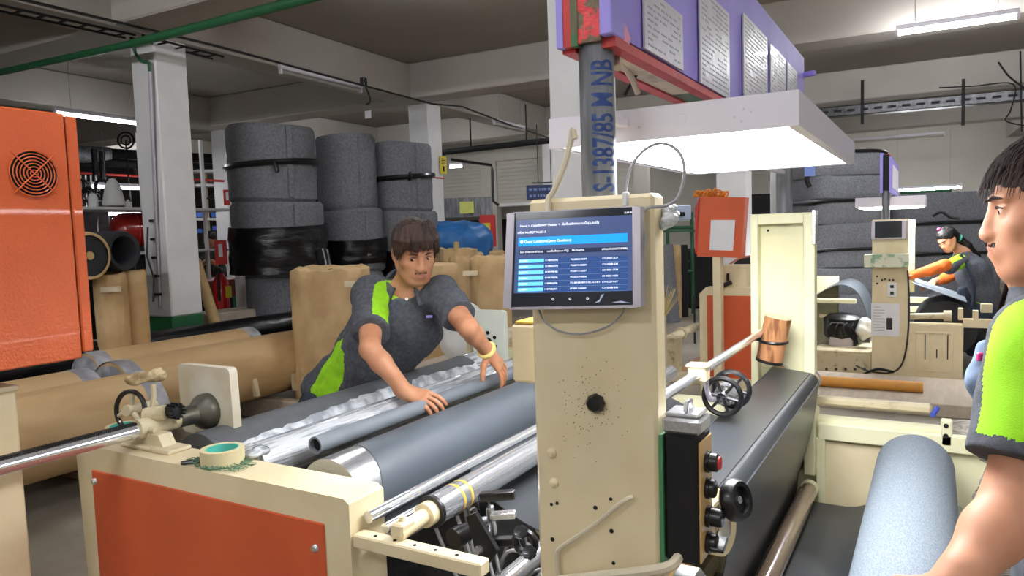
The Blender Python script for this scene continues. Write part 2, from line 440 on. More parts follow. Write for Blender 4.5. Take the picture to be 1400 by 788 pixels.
# ------------------------------------------------------------------ room shell
MB().box(-8, 20, -10, 18, -.1, 0).build('floor', M['floor'], **K)
MB().box(-8, 20, -10, 18, 3.7, 3.85).build('ceiling', M['slab'], **K)
def rbox(b, x0, x1, y0, y1, z0, z1, bev=0):
    b.obox(rm(((x0+x1)/2, (y0+y1)/2, (z0+z1)/2)), (rm((1, 0, 0)), rm((0, 1, 0)), (0, 0, 1)), ((x1-x0)/2, (y1-y0)/2, (z1-z0)/2), bev); return b
rbox(MB(), 19.6, 19.8, -10, 17, 0, 3.7).build('wall_back', M['wall'], **K)
rbox(MB(), -7.6, -7.4, -9.5, 17, 0, 3.7).build('wall_near', M['wall'], **K)
rbox(MB(), -7.4, 19.6, 17, 17.2, 0, 3.7).build('wall_left', M['walld'], **K)
rbox(MB(), -7.4, 19.6, -9.4, -9.2, 0, 3.7).build('wall_right', M['wall'], **K)
# partition wall with two roller shutters, far middle
t = thing('wall_partition', rm((13.1, 5.5, 0)), '', ''); del t['label']; del t['category']; t['kind'] = 'structure'
for y0, y1 in ((4.1, 4.35), (7.25, 7.6), (9.8, 10.2)):
    rbox(MB(), 13, 13.2, y0, y1, 0, 2.95).build('pier', M['wall'], t)
rbox(MB(), 13, 13.2, 4.1, 17, 2.95, 3.7).build('wall_panel', M['wall'], t)
for y0, y1, zb in ((4.35, 7.25, 2.1), (7.6, 9.8, 2.12)):
    b = MB(); n = 11
    for i in range(n):
        z0 = zb+(2.95-zb)*i/n; rbox(b, 13.06, 13.1, y0, y1, z0, z0+(2.95-zb)/n-.003, .002)
    b.build('shutter', M['wall'], t)
    rbox(MB(), 13.02, 13.1, y0, y1, zb-.07, zb, .01).build('shutter_rail', M['colw'], t)
# beams
B = 3.26
for x in (-4.35, -.3, 3.78, 7.8, 11.85, 15.9):
    rbox(MB(), x, x+.42, -9.2, 17, B, 3.7, .015).build('ceiling_beam', M['beam'], **K)
for y in (-6.45, -2.4, 1.66, 5.56, 9.3, 13.3):
    rbox(MB(), -7.4, 19.6, y, y+.36, B-.005, 3.695, .015).build('ceiling_beam', M['beam'], **K)
# columns
for x, y, g in ((4.17, 5.6, 1), (8.2, 5.58, 1), (12.2, 5.5, 1), (4.15, 1.6, 0), (8.1, 1.46, 0), (12.1, 1.5, 0), (8.1, 9.35, 1), (4.1, 9.35, 1), (12.1, -2.5, 0), (.1, 5.6, 1), (.1, -6.4, 0)):
    t = thing('concrete_column', rm((x+.16, y+.16, 0)), '', ''); del t['label']; del t['category']; t['kind'] = 'structure'
    rbox(MB(), x, x+.32, y, y+.32, .86, 3.265, .012).build('shaft', M['colw'], t)
    rbox(MB(), x-.003, x+.323, y-.003, y+.323, 0, .86, .012).build('green_base' if g else 'base', M['green'] if g else M['colw'], t)
# ------------------------------------------------------------------ fluorescent lamps
def batten(c, d, L, on=True, label='', group=None, hang=None, size=1):
    c = Vector(c); d = Vector(d).normalized(); u = Vector((0, 0, 1)); s_ = d.cross(u)
    t = thing('fluorescent_lamp', c+u*.045, label, 'lamp', group)
    MB().obox(c+u*.045, (d, s_, u), (L/2+.02, .028*size, .022), .006).build('housing', M['lamph'], t)
    MB().tube(c-d*L/2, c+d*L/2, .017*size, n=12).build('tube', M['tubedim'] if on == 2 else M['tubeon'] if on else M['tubeoff'], t)
    b = MB()
    for q in (-1, 1): b.obox(c+d*(L/2+.008)*q+u*.012, (d, s_, u), (.012, .02*size, .035), .004)
    b.build('end_holder', M['lamph'], t)
    if hang:
        for q in (-.35, .35): MB().tube(c+d*L*q+u*.06, c+d*L*q+u*hang, .003, n=6).build('hanger', M['cableg'], t)
    return t
ry = rm((0, 1, 0)); rx = rm((1, 0, 0))
a = at(1228, 46, 'Z', 3.14); b_ = at(1390, 23, 'Z', 3.14)
batten((a+b_)/2, b_-a, (b_-a).length, True, 'lit fluorescent tube under the beam at the upper right', hang=.5)
a = at(103, 158, 'X', 4.9); b_ = at(200, 172, 'X', 5.9)
batten(at(146, 164, 'Z', 3.0), rx, 1.2, 2, 'lit fluorescent tube above the orange cabinet, left of the white column', hang=.65)
batten(at(442, 112, 'Z', 3.17), rx, 1.2, False, 'unlit fluorescent batten along the beam above the tall felt stack')
batten(at(698, 174, 'Z', 3.1), rx, 1.0, False, 'unlit fluorescent batten hanging past the second white column', hang=.5)
batten(at(1226, 190, 'Z', 3.0), ry, 1.5, False, 'unlit fluorescent batten high at the right over the layered felt', hang=.2)
batten(at(1262, 259, 'Z', 2.05), ry, 1.2, True, 'lit fluorescent tube low behind the small far signboard', hang=1.2)
batten(at(624, 228, 'Z', 2.7), ry, .25, True, 'small lit lamp by the roller shutter behind second white column', hang=.5)
batten(at(175, 293, 'Z', 1.95), rx, 1.3, 2, 'lit work lamp just above the red drum at far left')
batten(at(190, 258, 'Z', 2.35), rx, 1.5, 2, 'slim lit tube over the shelves behind the white column', hang=.8)
k = 0
for x in (-5.4, -1.6, 1.6):
    for y in (-6.2, -2.2, 1.2, 4.6):
        if (x, y) in ((1.6, 1.2), (1.6, 4.6)): x, y = {1.2: (.9, 1.0), 4.6: (1.2, 3.4)}[y]
        batten(rm((x, y, 3.2)), ry, 1.2, True, 'added fluorescent tube out of view, raising the ambient light', 'added ceiling tubes out of view', hang=.45)  # unseen tubes around the camera, added to lift the ambient light
for x, y in ((5.0, -3.6), (4.9, 3.4), (4.9, 0), (8.9, 3.6), (8.9, .2), (8.9, -1.2), (8.9, 7.6), (12.9, -1), (12.7, 3), (8.9, 12.4), (16.8, 7), (16.8, 0)):
    batten(rm((x, y, 3.6)), ry, 1.2, True, 'added fluorescent tube out of view, raising the ambient light', 'added ceiling tubes out of view')  # more added lamps, tucked behind the beams to brighten the hall
# green pipe under the cross beam, conduit, cable trays, hanging trays
t = MB(); P0 = at(-60, 112, 'X', 3.62); t.tube(P0, at(180, 60, 'X', 3.66), .03); t.tube(at(180, 60, 'X', 3.66), at(520, -28, 'X', 3.7), .034)
p = t.build('green_pipe', M['dkgreen'], label='dark green pipe running under the ceiling beam at the upper left', cat='pipe')
q = at(183, 60, 'X', 3.7)
MB().path(spline([q, at(185, 72, 'X', 3.86), at(194, 84, 'X', 3.9), at(203, 86, 'X', 3.93), at(205, 100, 'X', 3.93)], 5), .014, 8).build('pipe_drop', M['dkgreen'], p)
cx = rm((4.17, 5.6, 0))
MB().path([at(205, 98, 'X', 3.93), at(211, 250, 'X', 3.94), at(219, 420, 'X', 3.95)], .016, 8).build('conduit', M['alu'], label='grey conduit running down the left face of the near white column', cat='pipe')
o = MB()
for i in range(5): rbox(o, 4.12, 4.16, 5.70, 5.76, 1.05+i*.16, 1.075+i*.16, .004)
o.path([rm((4.11, 5.76, 1.65)), rm((4.09, 5.77, 1.4)), rm((4.12, 5.74, 1.2)), rm((4.09, 5.73, 1.0))], .008, 6)
o.build('valve_chain', M['darkst'], label='small rusty chain and clamps on the left face of the near white column', cat='chain')
# cable ladder upper left
def ladder(a, b, wdt, label, n=8):
    a = Vector(a); b = Vector(b); d = (b-a).normalized(); s_ = d.cross(Vector((0, 0, 1)))
    t = thing('cable_ladder', (a+b)/2, label, 'cable tray')
    for q in (-1, 1): MB().obox((a+b)/2+s_*wdt/2*q, (d, s_, (0, 0, 1)), ((b-a).length/2, .007, .008)).build('rail', M['blackm'], t)
    for i in range(n): MB().obox(a+(b-a)*(i+.5)/n, (d, s_, (0, 0, 1)), (.010, wdt/2, .005)).build('rung', M['blackm'], t)
ladder(at(-60, -2, 'Z', 3.2), at(178, 50, 'Z', 3.2), .14, 'black cable ladder under the ceiling at the upper left corner', 8)
ladder(at(186, 50, 'Z', 3.2), at(298, 79, 'Z', 3.2), .14, 'black cable ladder end sticking out right of the near white column', 5)
# wire along the beam
pts = [at(0, -8, 'Z', 3.2), at(300, 64, 'Z', 3.2), at(497, 117, 'Z', 3.2), at(590, 142, 'Z', 3.2), at(632, 146, 'Z', 3.18), at(700, 172, 'Z', 3.12), at(760, 192, 'Z', 3.1)]
MB().path(pts, .012, 6).build('ceiling_wire', M['darkst'], label='dark wire clipped along the long ceiling beam', cat='cable')
b = MB(); q = at(497, 112, 'Z', 3.2); b.obox(q, (rx, ry, (0, 0, 1)), (.03, .03, .045), .005); b.path(spline([q, q+Vector((.05, -.02, -.12)), q+Vector((.09, 0, -.2)), q+Vector((.03, 0, -.24))]), .01, 6)
b.build('junction_box', M['darkst'], label='small junction box with a loose wire under the long beam', cat='box')
q = at(503, 152, 'Z', 3.0); b = MB(); b.tube(q+Vector((0, 0, .2)), q, .003, n=5)
t = b.build('hanging_tag', M['cableg'], label='small white tag hanging by a string under the long beam', cat='tag')
MB().obox(q+Vector((0, 0, -.04)), (rx, ry, (0, 0, 1)), (.004, .045, .045)).build('card', M['paper'], t)
# dark pipe, far middle, on hangers
a = at(600, 209, 'X', 9.45); b_ = at(770, 190, 'X', 9.4)
t = MB().tube(a, b_, .045, n=10).build('dark_pipe', M['blackm'], label='dark pipe hung across the hall behind the second white column', cat='pipe')
for px in (644, 720):
    c = at(px, 207-(px-617)*.115, 'X', 9.43); MB().tube(c, c+Vector((0, 0, .55)), .012, n=6).build('hanger', M['blackm'], t)
# perforated tray, far right
a = at(1120, 156, 'X', 11.5); b_ = at(1440, 127, 'X', 11.5)
t = MB().obox((a+b_)/2, ((b_-a), (b_-a).cross(Vector((0, 0, 1))), (0, 0, 1)), ((b_-a).length/2, .1, .07), .01).build('cable_tray', M['darkst'], label='dark perforated cable tray along the beam at the far right', cat='cable tray')
for px in (1179, 1317):
    c = at(px, 140, 'X', 11.4); MB().obox(c, (rx, ry, (0, 0, 1)), (.02, .02, .3)).build('bracket', M['blackm'], t)
for i in range(16):
    c = a+(b_-a)*(i+.5)/16+Vector((-.11, 0, 0)); MB().obox(c, ((b_-a), (1, 0, 0), (0, 0, 1)), (.05, .003, .016)).build('slot', M['blackm'], t)
b = MB(); b.path(spline([at(1365, 85, 'X', 11.3), at(1380, 105, 'X', 11.3), at(1400, 120, 'X', 11.3)]), .012, 6); b.path(spline([at(1284, 120, 'X', 11.3), at(1330, 118, 'X', 11.3), at(1385, 115, 'X', 11.3), at(1382, 150, 'X', 11.3), at(1375, 165, 'X', 11.3), at(1400, 172, 'X', 11.3)]), .009, 6)
b.path([at(1395, 70, 'X', 11.3), at(1397, 180, 'X', 11.3)], .01, 6)
b.build('cable_bundle', M['blackm'], label='tangled dark cables at the upper right edge', cat='cable')
# yellow sign on second column
c = rm((8.19, 5.72, 0)); 
t = thing('wall_sign', at(607, 226, 'X', 8.0), 'small yellow sign with black print on the second white column', 'sign')
cc = at(606, 226, 'Y', rm((8.3, 5.57, 0)).y-.01)
MB().obox(cc, (rx, ry, (0, 0, 1)), (.075, .004, .12)).build('plate', M['yel'], t)
b = MB()
for i, w_ in enumerate((.05, .055, .04, .05)): b.obox(cc+Vector((0, -.006, .085-i*.022)), (rx, ry, (0, 0, 1)), (w_, .001, .005))
b.obox(cc+Vector((0, -.006, -.05)), (rx, ry, (0, 0, 1)), (.018, .001, .035))
b.build('print', M['blackm'], t)
rbox(MB(), 8.192, 8.53, 5.572, 5.91, 2.27, 2.285).build('trim_1', M['redsign'], kind='structure')
# ------------------------------------------------------------------ the machine in front (machine units, MS metres each)
mac = thing('slitting_machine', mu((2.5, 1.4, -.3)), 'cream and orange roll slitting machine with two posts in the foreground', 'machine')
def mb(): return MB(mu)
ZF = -.3072   # floor in machine units
cab = mb().prism([(1.335, ZF), (2.58, ZF), (2.615, .765), (2.53, .808), (1.355, .808), (1.335, .795)], 0, 1.4, 1.54).build('side_cabinet', M['cream'], mac)
p = mb().box(1.394, 1.401, 1.426, 2.519, -.2, .728, .003).build('orange_panel', M['orangem'], cab)
for y, z in ((1.46, .655), (2.5, .69)):
    mb().lathe([(.0, .012), (.008, .01), (.012, .005), (.013, 0)], (1.394, y, z), (-1, 0, 0), 12).build('bolt', M['steel'], cab)
# near post, a folded cream channel with its tube
post = mb().box(1.40, 1.465, .483, .767, ZF, 1.57, .008).build('near_post', M['cream'], mac)
b = mb()
kn = [(.016, 0), (.021, .003), (.021, .012), (.015, .02), (0, .022)]
b.lathe(kn, (1.4, .615, 1.135), (-1, 0, 0), 8)
b.build('black_knob', M['black'], post)
for y, z in ((.725, 1.012), (.722, .945)): mb().lathe([(.012, 0), (.011, .004), (.006, .008), (.006, .011), (0, .012)], (1.4, y, z), (-1, 0, 0), 10).build('bolt', M['cream'], post)
for i in range(9):
    y, z = [(.73, .895), (.624, .905), (.588, .93), (.588, .86), (.585, .79), (.585, .745), (.585, .71), (.73, .815), (.716, .9)][i]
    mb().disc((1.3995, y, z), (1, 0, 0), .004+.001*(i % 2), 8, .002).build('screw_hole', M['blackm'], post)
random.seed(17); b = mb()
for i in range(110):
    y = random.gauss(.63, .035); z = random.gauss(1.12, .045); q_ = random.uniform(.0004, .0010); b.box(1.3990, 1.4002, y-q_, y+q_, z-q_, z+q_*1.6)
b.build('paint_specks', M['creamd'] if 0 else mat('dark_specks', (120, 108, 86), .8), post, kind='stuff')
# pipe conduit out of the post
pts = [at(865, 680, 'X', 1.395), at(850, 687, 'X', 1.385), at(810, 720, 'X', 1.385), at(768, 748, 'X', 1.385), at(762, 760, 'X', 1.388), at(763, 788, 'X', 1.39), at(764, 830, 'X', 1.39)]
mb().path(spline(pts, 5), .0055, 8).build('cable', M['cable'], post)
mb().path(spline([at(928, 762, 'X', 1.41), at(915, 775, 'X', 1.37), at(880, 782, 'X', 1.37), at(830, 787, 'X', 1.38), at(760, 795, 'X', 1.38)], 5), .011, 8).build('cable', M['cable'], post)
# steel tube stencilled with its size
tc = Vector((1.47, .628, 0)); tr = .0375
tb = mb().tube((tc.x, tc.y, 1.5), (tc.x, tc.y, 1.9), tr, n=32).build('steel_tube', M['galv'], mac)
v, f = textmesh('S-1387/85 M NB', 1.0, bold=.022)
bm = bmesh.new(); vv = [bm.verts.new(p) for p in v]
for q in f:
    try: bm.faces.new([vv[i] for i in q])
    except ValueError: pass
bmesh.ops.triangulate(bm, faces=bm.faces)
for _ in range(2):
    bmesh.ops.subdivide_edges(bm, edges=[e for e in bm.edges if e.calc_length() > .12], cuts=1)
    bmesh.ops.triangulate(bm, faces=bm.faces)
wmax = max(q.co.x for q in bm.verts)
P = []
zb, zt = at(815, 263, 'X', 1.44).z, at(815, 82, 'X', 1.44).z
tcw = mu((tc.x, tc.y, 0)); a0 = math.atan2(-tcw.y, -tcw.x)+.30
for q in bm.verts:
    th_ = a0+(-(q.co.y-.36))*(.050/ .72/tr)*1.0
    P.append((tc.x+math.cos(th_)*(tr+.0006), tc.y+math.sin(th_)*(tr+.0006), zb+(zt-zb)*q.co.x/wmax))
mb().add(P, [tuple(l.index for l in (bm.verts.index_update() or fa.verts)) for fa in bm.faces]).build('stencilled_lettering', M['blueink'], tb); bm.free()
# far post: channel open towards us
fp = mb()
fp.box(3.70, 3.715, .48, .77, .3, 1.55, .003)
fpo = fp.build('far_post', M['creamy'], mac)
for y0, y1, z0, z1 in ((.735, .77, .3, 1.55), (.48, .53, .3, 1.55)): mb().box(3.63, 3.70, y0, y1, z0, z1, .004).build('flange', M['creamy'], fpo)
mb().box(3.63, 3.70, .53, .735, 1.50, 1.55, .004).build('top_flange', M['creamy'], fpo)
mb().box(3.62, 3.72, .475, .49, 1.40, 1.56, .002).build('corner_plate', M['steel'], fpo)
mb().disc((3.699, .70, 1.47), (1, 0, 0), .006, 8, .003).build('screw_hole', M['blackm'], fpo)
mb().tube((3.70, .625, 1.5), (3.70, .625, 1.9), .0375, n=24).build('steel_tube', M['galv'], mac)
# far side frame
ff = mb().prism([(-.25, ZF), (-.25, .42), (-.10, .5), (-.06, .56), (.48, .56), (.48, .6), (.8, .6), (1.3, .6), (1.3, .8), (2.5, .8), (2.5, ZF)], 0, 3.70, 3.80).build('far_frame', M['creamy'], mac)
mb().box(3.69, 3.704, .02, .45, .10, .46, .003).build('recessed_panel', M['cream'], ff)
mb().box(3.66, 3.7, -.2, .47, .47, .55, .006).build('frame_rail', M['creamy'], ff)
mb().box(3.66, 3.7, .44, .48, ZF, .48, .006).build('frame_upright', M['creamy'], ff)
a = at(1118, 578, 'X', 3.85); b_ = at(1262, 597, 'X', 3.85)
mb().box(3.82, 3.88, .0, .5, .60, .64, .01).build('spring_bar', M['creamd'], ff)
b_ = at(1293, 590, 'X', 3.7)
mb().box(3.66, 3.7, b_.y-.025, b_.y+.02, .5, b_.z+.06, .006).build('lug', M['creamy'], ff)
for dz in (.035, -.01): mb().disc((3.657, b_.y, b_.z+dz), (1, 0, 0), .010, 12, .004).build('lug_hole', M['blackm'], ff)
mb().tube((3.72, .0, .62), (3.78, -.02, .64), .012, n=8).build('blue_cap', mat('blue_cap', (70, 90, 190), .5), ff)
# base beams between the frames
for y, z in ((2.3, -.2), (1.0, -.22), (.0, -.25), (1.5, .1)):
    mb().box(1.54, 3.7, y-.05, y+.05, z-.05, z+.05, .006).build('tie_beam', M['creamd'], mac)
mb().box(1.54, 3.7, -.12, .42, -.26, -.245).build('tread_plate', M['checker'], mac)
mb().box(1.62, 3.6, 1.0, 1.9, .0, .25, .02).build('drive_box', M['darkst'], mac)
for z, y in ((.36, 1.56), (.30, 1.14)):
    mb().box(1.545, 1.58, y-.16, y+.16, z-.13, z+.1, .01).build('inner_plate', M['creamd'], mac)
# near hub stand on the cabinet: bracket, rack shaft, hub, plate, handwheel
Ys, Zs = 2.33, .872
hub = mb().box(1.445, 1.535, 2.16, 2.42, .808, .822, .004).build('bracket_foot', M['creamd'], mac)
mb().prism([(2.22, .82), (2.38, .82), (2.355, .86), (2.245, .86)], 0, 1.47, 1.52).build('bracket_web', M['creamd'], hub)
mb().tube((1.45, Ys, Zs+.005), (1.60, Ys, Zs+.005), .034, n=24).build('bearing_sleeve', M['creamd'], hub)
mb().lathe([(.034, 0), (.036, .07), (.062, .10), (.066, .112), (.066, .135), (.0, .137)], (1.60, Ys, Zs+.005), (1, 0, 0), 32).build('hub_flange', mat('dark_cast_iron', (84, 84, 82), .45, .7, col2=(104, 100, 86), scale=20), hub)
for i in range(6):
    a = i*math.pi/3; mb().disc((1.70, Ys+.052*math.cos(a), Zs+.052*math.sin(a)), (1, 0, 0), .006, 8, .006).build('flange_bolt', M['blackm'], hub)
sh = mb().tube((.2, Ys, Zs), (1.46, Ys, Zs), .0245, n=24).build('rack_shaft', M['chrome'], mac)
b = mb()
for i in range(136):
    x = .55+i*.0066; b.box(x, x+.0036, Ys-.013, Ys+.011, Zs+.02, Zs+.030)
b.build('rack_teeth', M['darkst'], sh, kind='stuff')
for x, y, z in ((1.48, Ys-.034, Zs), (1.57, Ys-.034, Zs+.01)): mb().tube((x, y, z), (x, y-.022, z), .011, .008, 10).build('grub_screw', M['creamd'], hub)
mb().tube((1.50, Ys+.02, Zs+.04), (1.53, Ys-.05, Zs+.05), .026, n=16).build('gear_box', M['creamd'], hub)
mb().tube((1.545, Ys-.03, Zs+.05), (1.55, Ys-.08, Zs+.052), .024, n=14).build('ratchet_gear', M['black'], hub)
for i in range(12):
    a = i*math.pi/6; c = Vector((1.55, Ys-.07, Zs+.052)); mb().obox(c+Vector((math.cos(a)*.024, 0, math.sin(a)*.024)), ((math.cos(a), 0, math.sin(a)), (0, 1, 0), (-math.sin(a), 0, math.cos(a))), (.004, .02, .003)).build('gear_tooth', M['black'], hub)
wc = Vector((1.49, 2.42, .925)); wa = Vector((-.85, -.15, .1)).normalized(); u_, v_ = frame(wa)
hw = mb().ring(wc, wa, .066, .0085, 32, 8).build('handwheel', M['black'], mac)
for i in range(3):
    a = i*2*math.pi/3+.4; e = wc+(u_*math.cos(a)+v_*math.sin(a))*.058; mb().tube(wc, e, .011, .008, 8).build('spoke', M['creamd'], hw)
mb().tube(wc+wa*.02, wc-wa*.10, .02, .026, 14).build('wheel_hub', M['creamd'], hw)
mb().path([wc+Vector((.04, -.06, .0)), wc+Vector((.045, -.07, .05)), wc+Vector((.045, -.07, .09))], .009, 8).build('crank_stem', M['creamd'], hw)
lump = wc+Vector((.03, -.06, .115))
s_ = SDF(mu(lump)-Vector((.07, .07, .04)), mu(lump)+Vector((.07, .07, .04)), .003)
s_.cone(mu(lump+Vector((-.035, .035, -.005))), mu(lump+Vector((.03, -.03, .008))), .017, .019).wrinkle(.003, 90)
sdf_obj('taped_knob', s_, mat('taped_knob', (206, 190, 150), .7, col2=(150, 128, 90), scale=40, bump=.8, bscale=30), hw)
# white guide plates
def rplate(x0, x1, y0, y1, z0, z1, r=.02, lean=0):
    pts = []
    for cy, cz, a0 in ((y1-r, z1-r, 0), (y0+r, z1-r, 90), (y0+r, z0+r, 180), (y1-r, z0+r, 270)):
        for i in range(4):
            a = math.radians(a0+i*30); pts.append((cy+math.cos(a)*r+lean*(cz-z0), cz+math.sin(a)*r))
    return mb().prism(pts, 0, x0, x1)
rplate(1.735, 1.77, 2.195, 2.49, .78, 1.042, .02, .03).build('guide_plate', mat('worn_white_plate', (226, 222, 208), .5, col2=(206, 196, 170), scale=5, bump=.1), mac)
gp = rplate(3.56, 3.60, 2.13, 2.345, .66, 1.055, .02).build('guide_plate', mat('pale_green_white', (222, 226, 212), .4, var=.03), mac)
for i in range(6):
    a = i*math.pi/3+.5; mb().disc((3.558, 2.24+.052*math.cos(a), .872+.052*math.sin(a)), (1, 0, 0), .011, 10, .005).build('bolt_hole', M['blackm'], gp)
mb().lathe([(.024, 0), (.024, .008), (.012, .01), (.01, .02), (0, .021)], (3.56, 2.24, .872), (-1, 0, 0), 14).build('hub_bolt', M['darkst'], gp)
mb().tube((3.6, 2.24, .872), (3.95, 2.24, .872), .05, n=20).build('far_hub', M['creamd'], gp)
mb().box(3.5, 3.7, 2.05, 2.5, .6, .70, .01).build('far_bearing_block', M['creamd'], gp)
for y in (2.1, 2.42): mb().tube((3.64, y, .7), (3.64, y, .78+.25*(y > 2.3)), .02, n=10).build('stud', M['creamd'], gp)
# rollers
bg = mb().tube((1.60, 1.60, .70), (3.69, 1.60, .70), .1255, n=64).build('drive_roller', M['steel'], mac)
mb().tube((1.55, 1.60, .70), (1.60, 1.60, .70), .04, n=20).build('axle', M['darkst'], bg)
mb().tube((1.45, 1.315, .746), (3.69, 1.315, .746), .017, n=20).build('guide_bar', M['chrome'], mac)
mb().tube((1.47, 1.275, .715), (3.69, 1.275, .715), .014, n=20).build('guide_bar', M['chrome'], mac)
ir = mb().tube((1.585, 1.20, .735), (3.69, 1.20, .735), .043, n=36).build('idler_roller', M['chrome'], mac)
mb().tube((1.575, 1.20, .735), (1.586, 1.20, .735), .046, n=30).build('end_collar', M['darkst'], ir)
mb().tube((1.545, 1.20, .735), (1.576, 1.20, .735), .034, n=24).build('core_plug', M['cream'], ir)
mb().tube((1.43, 1.20, .728), (1.55, 1.20, .735), .022, .022, 16).build('shaft_stub', M['cream'], ir)
mb().obox((1.455, 1.20, .738), ((1, 0, 0), (0, 1, 0), (0, 0, 1)), (.03, .02, .018), .006).build('shaft_flat', M['cream'], ir)
mb().tube((1.45, 1.20, .745), (1.45, 1.20, .768), .008, n=10).build('grub_screw', M['cream'], ir)
for x in (1.68, 1.72): mb().lathe([(.0435, 0), (.0438, .001), (.0438, .01), (.0435, .011)], (x, 1.20, .735), (1, 0, 0), 36).build('tape_band', mat('amber_tape', (214, 170, 70), .4), ir)
mb().tube((2.05, 1.10, .53), (3.69, 1.10, .53), .035, n=30).build('idler_roller', M['chrome'], mac)
# flat arm out of the cabinet and the edge sensor bracket on it
arm = mb().box(1.405, 1.45, .93, 1.334, .675, .712, .004).build('side_arm', M['cream'], mac)
for i in range(5): mb().disc((1.425, 1.27-i*.065, .7125), (0, 0, 1), .005, 8, .002).build('arm_hole', M['blackm'], arm)
mb().tube((1.42, .95, .665), (1.42, .95, .62), .008, n=8).build('stop_screw', M['cream'], arm)
# sensor
Xs = 1.62
sb = mb().tube((1.43, .93, .62), (1.95, .93, .62), .026, n=24).build('square_shaft', M['chrome'], mac)
sc = Vector((Xs, .93, .62))
def mp_(px, py, X): return at(px, py, 'X', X)
b = mb(); b.prism([(q.y, q.z) for q in (mp_(640, 705, 1.6), mp_(652, 700, 1.6), mp_(682, 752, 1.6), mp_(672, 768, 1.6), mp_(655, 760, 1.6))], 0, 1.59, 1.605)
cl = b.build('sensor_link', M['black'], mac)
a = mp_(625, 735, 1.6); c = mp_(665, 712, 1.72)
mb().tube(a, c, .026, n=20).build('sensor_barrel', M['darkst'], cl); mb().tube(a+(a-c).normalized()*.014, a+(c-a).normalized()*.014, .029, n=20).build('barrel_cap', M['black'], cl)
a = mp_(655, 752, 1.585); mb().tube(a-Vector((.015, 0, 0)), a+Vector((.01, 0, 0)), .011, n=6).build('nut', M['steel'], cl)
for px, py, s1, s2, m_ in ((662, 690, .014, .030, 'black'), (680, 678, .05, .012, 'black'), (672, 712, .009, .04, 'steel'), (688, 705, .035, .010, 'steel'), (695, 740, .05, .011, 'black')):
    q = mp_(px, py, 1.66); mb().obox(q, ((.35, -1, .12), (0, .12, 1), (1, .35, 0)), (s1, s2, .014), .003).build('bracket_plate', M[m_], cl)
q = mp_(648, 700, 1.66); mb().lathe([(.0, .012), (.01, .01), (.012, 0), (.006, -.004), (.006, -.02)], q, (-.3, .5, 1), 8).build('thumb_screw', M['black'], cl)
q = mp_(668, 732, 1.64); mb().tube(q+Vector((0, 0, .03)), q-Vector((0, 0, .03)), .006, n=8).build('probe', M['steel'], cl)
a = mp_(718, 742, 1.55); mb().ring(a, (1, 0, 0), .028, .010, 24, 8).build('shaft_clamp', M['black'], mac)
for px, py in ((712, 728), (724, 756)):
    q = mp_(px, py, 1.52); mb().lathe([(0, .012), (.017, .01), (.019, 0), (.014, -.006), (.006, -.008), (.006, -.025)], q, (-.8, -.3, .6), 7).build('star_knob', M['black'], mac)
# hanging wires below
b = mb()
random.seed(3)
for i in range(7):
    x = 1.66+i*.04; y0 = 1.3-random.random()*.2; pts = [(x, y0, .66), (x+.03, y0-.05, .5-.03*i), (x, y0-.16, .42+.02*i), (x+.06, y0-.24, .5), (x+.1, y0-.3, .62)]
    mb().path(spline(pts, 6), .006, 6).build('cable', M['cableg'], mac)
# box on the post side
bx = mb().box(1.5, 1.62, .772, .88, .98+.16, 1.14+.14, .006).build('terminal_box', M['cream'], mac)
mb().box(1.505, 1.60, .79, .87, 1.281, 1.288, .002).build('amber_lid', mat('amber_lid', (214, 176, 74), .4), bx)
# rod, bracket, canister
rod = mb().tube((1.5, .70, .995), (3.63, .70, .995), .0165, n=20).build('counter_rod', M['chrome'], mac)
q = Vector((2.47, .70, .995)); mb().obox(q, ((1, 0, 0), (0, 1, 0), (0, 0, 1)), (.03, .032, .026), .005).build('rod_clamp', M['cream'], rod)
mb().obox(q+Vector((.0, 0, .028)), ((1, 0, 0), (0, 1, 0), (0, 0, 1)), (.035, .038, .004), .002).build('clamp_cap', M['creamd'], rod)
mb().path(spline([q+Vector((.03, -.015, -.015)), q+Vector((.035, -.02, -.07)), q+Vector((.045, -.03, -.1)), (2.56, .645, .895)], 4), .010, 8).build('bent_arm', M['alu'], rod)
def cwheel(c, R):
    o = mb().ring(c, (1, 0, 0), R-.006, .0095, 32, 8).build('measuring_wheel', M['black'], mac)
    for i in range(6):
        a = i*math.pi/3+.2; mb().tube(c, Vector(c)+Vector((0, math.cos(a)*(R-.008), math.sin(a)*(R-.008))), .007, .005, 6).build('spoke', M['darkst'], o)
    mb().lathe([(.016, -.018), (.018, -.012), (.018, .012), (.0, .012)], c, (1, 0, 0), 14).build('wheel_hub', M['steel'], o)
cwheel((2.53, .635, .905), .07); cwheel((2.66, .635, .905), .07)
mb().tube((2.55, .635, .905), (2.65, .635, .905), .040, n=6).build('counter_body', M['steel'], mac)
# strapped canister on the far post
c0 = (at(1052, 492, 'X', 3.53)); c1 = at(1064, 437, 'X', 3.53)
can = mb().tube(Vector(c0), Vector(c1)+Vector((0, 0, .01)), .060, n=32).build('wood_grain_canister', M['wood'], mac)
ax_ = (Vector(c1)-Vector(c0)).normalized()
mb().tube(Vector(c1)+Vector((0, 0, .01)), Vector(c1)+ax_*.006+Vector((0, 0, .01)), .061, n=32).build('canister_lid', M['cream'], can)
mb().tube(Vector(c0)-ax_*.012, Vector(c0)+ax_*.002, .062, n=32).build('canister_base', M['darkst'], can)
cm = Vector(c0)+ax_*.09
mb().ring(cm, ax_+Vector((0, .15, 0)), .062, .007, 28, 6).build('strap', M['black'], can)
mb().obox(cm+Vector((-.03, .075, .01)), ((0, 1, -.1), (1, 0, 0), (0, 0, 1)), (.05, .004, .007)).build('strap_tail', M['black'], can)
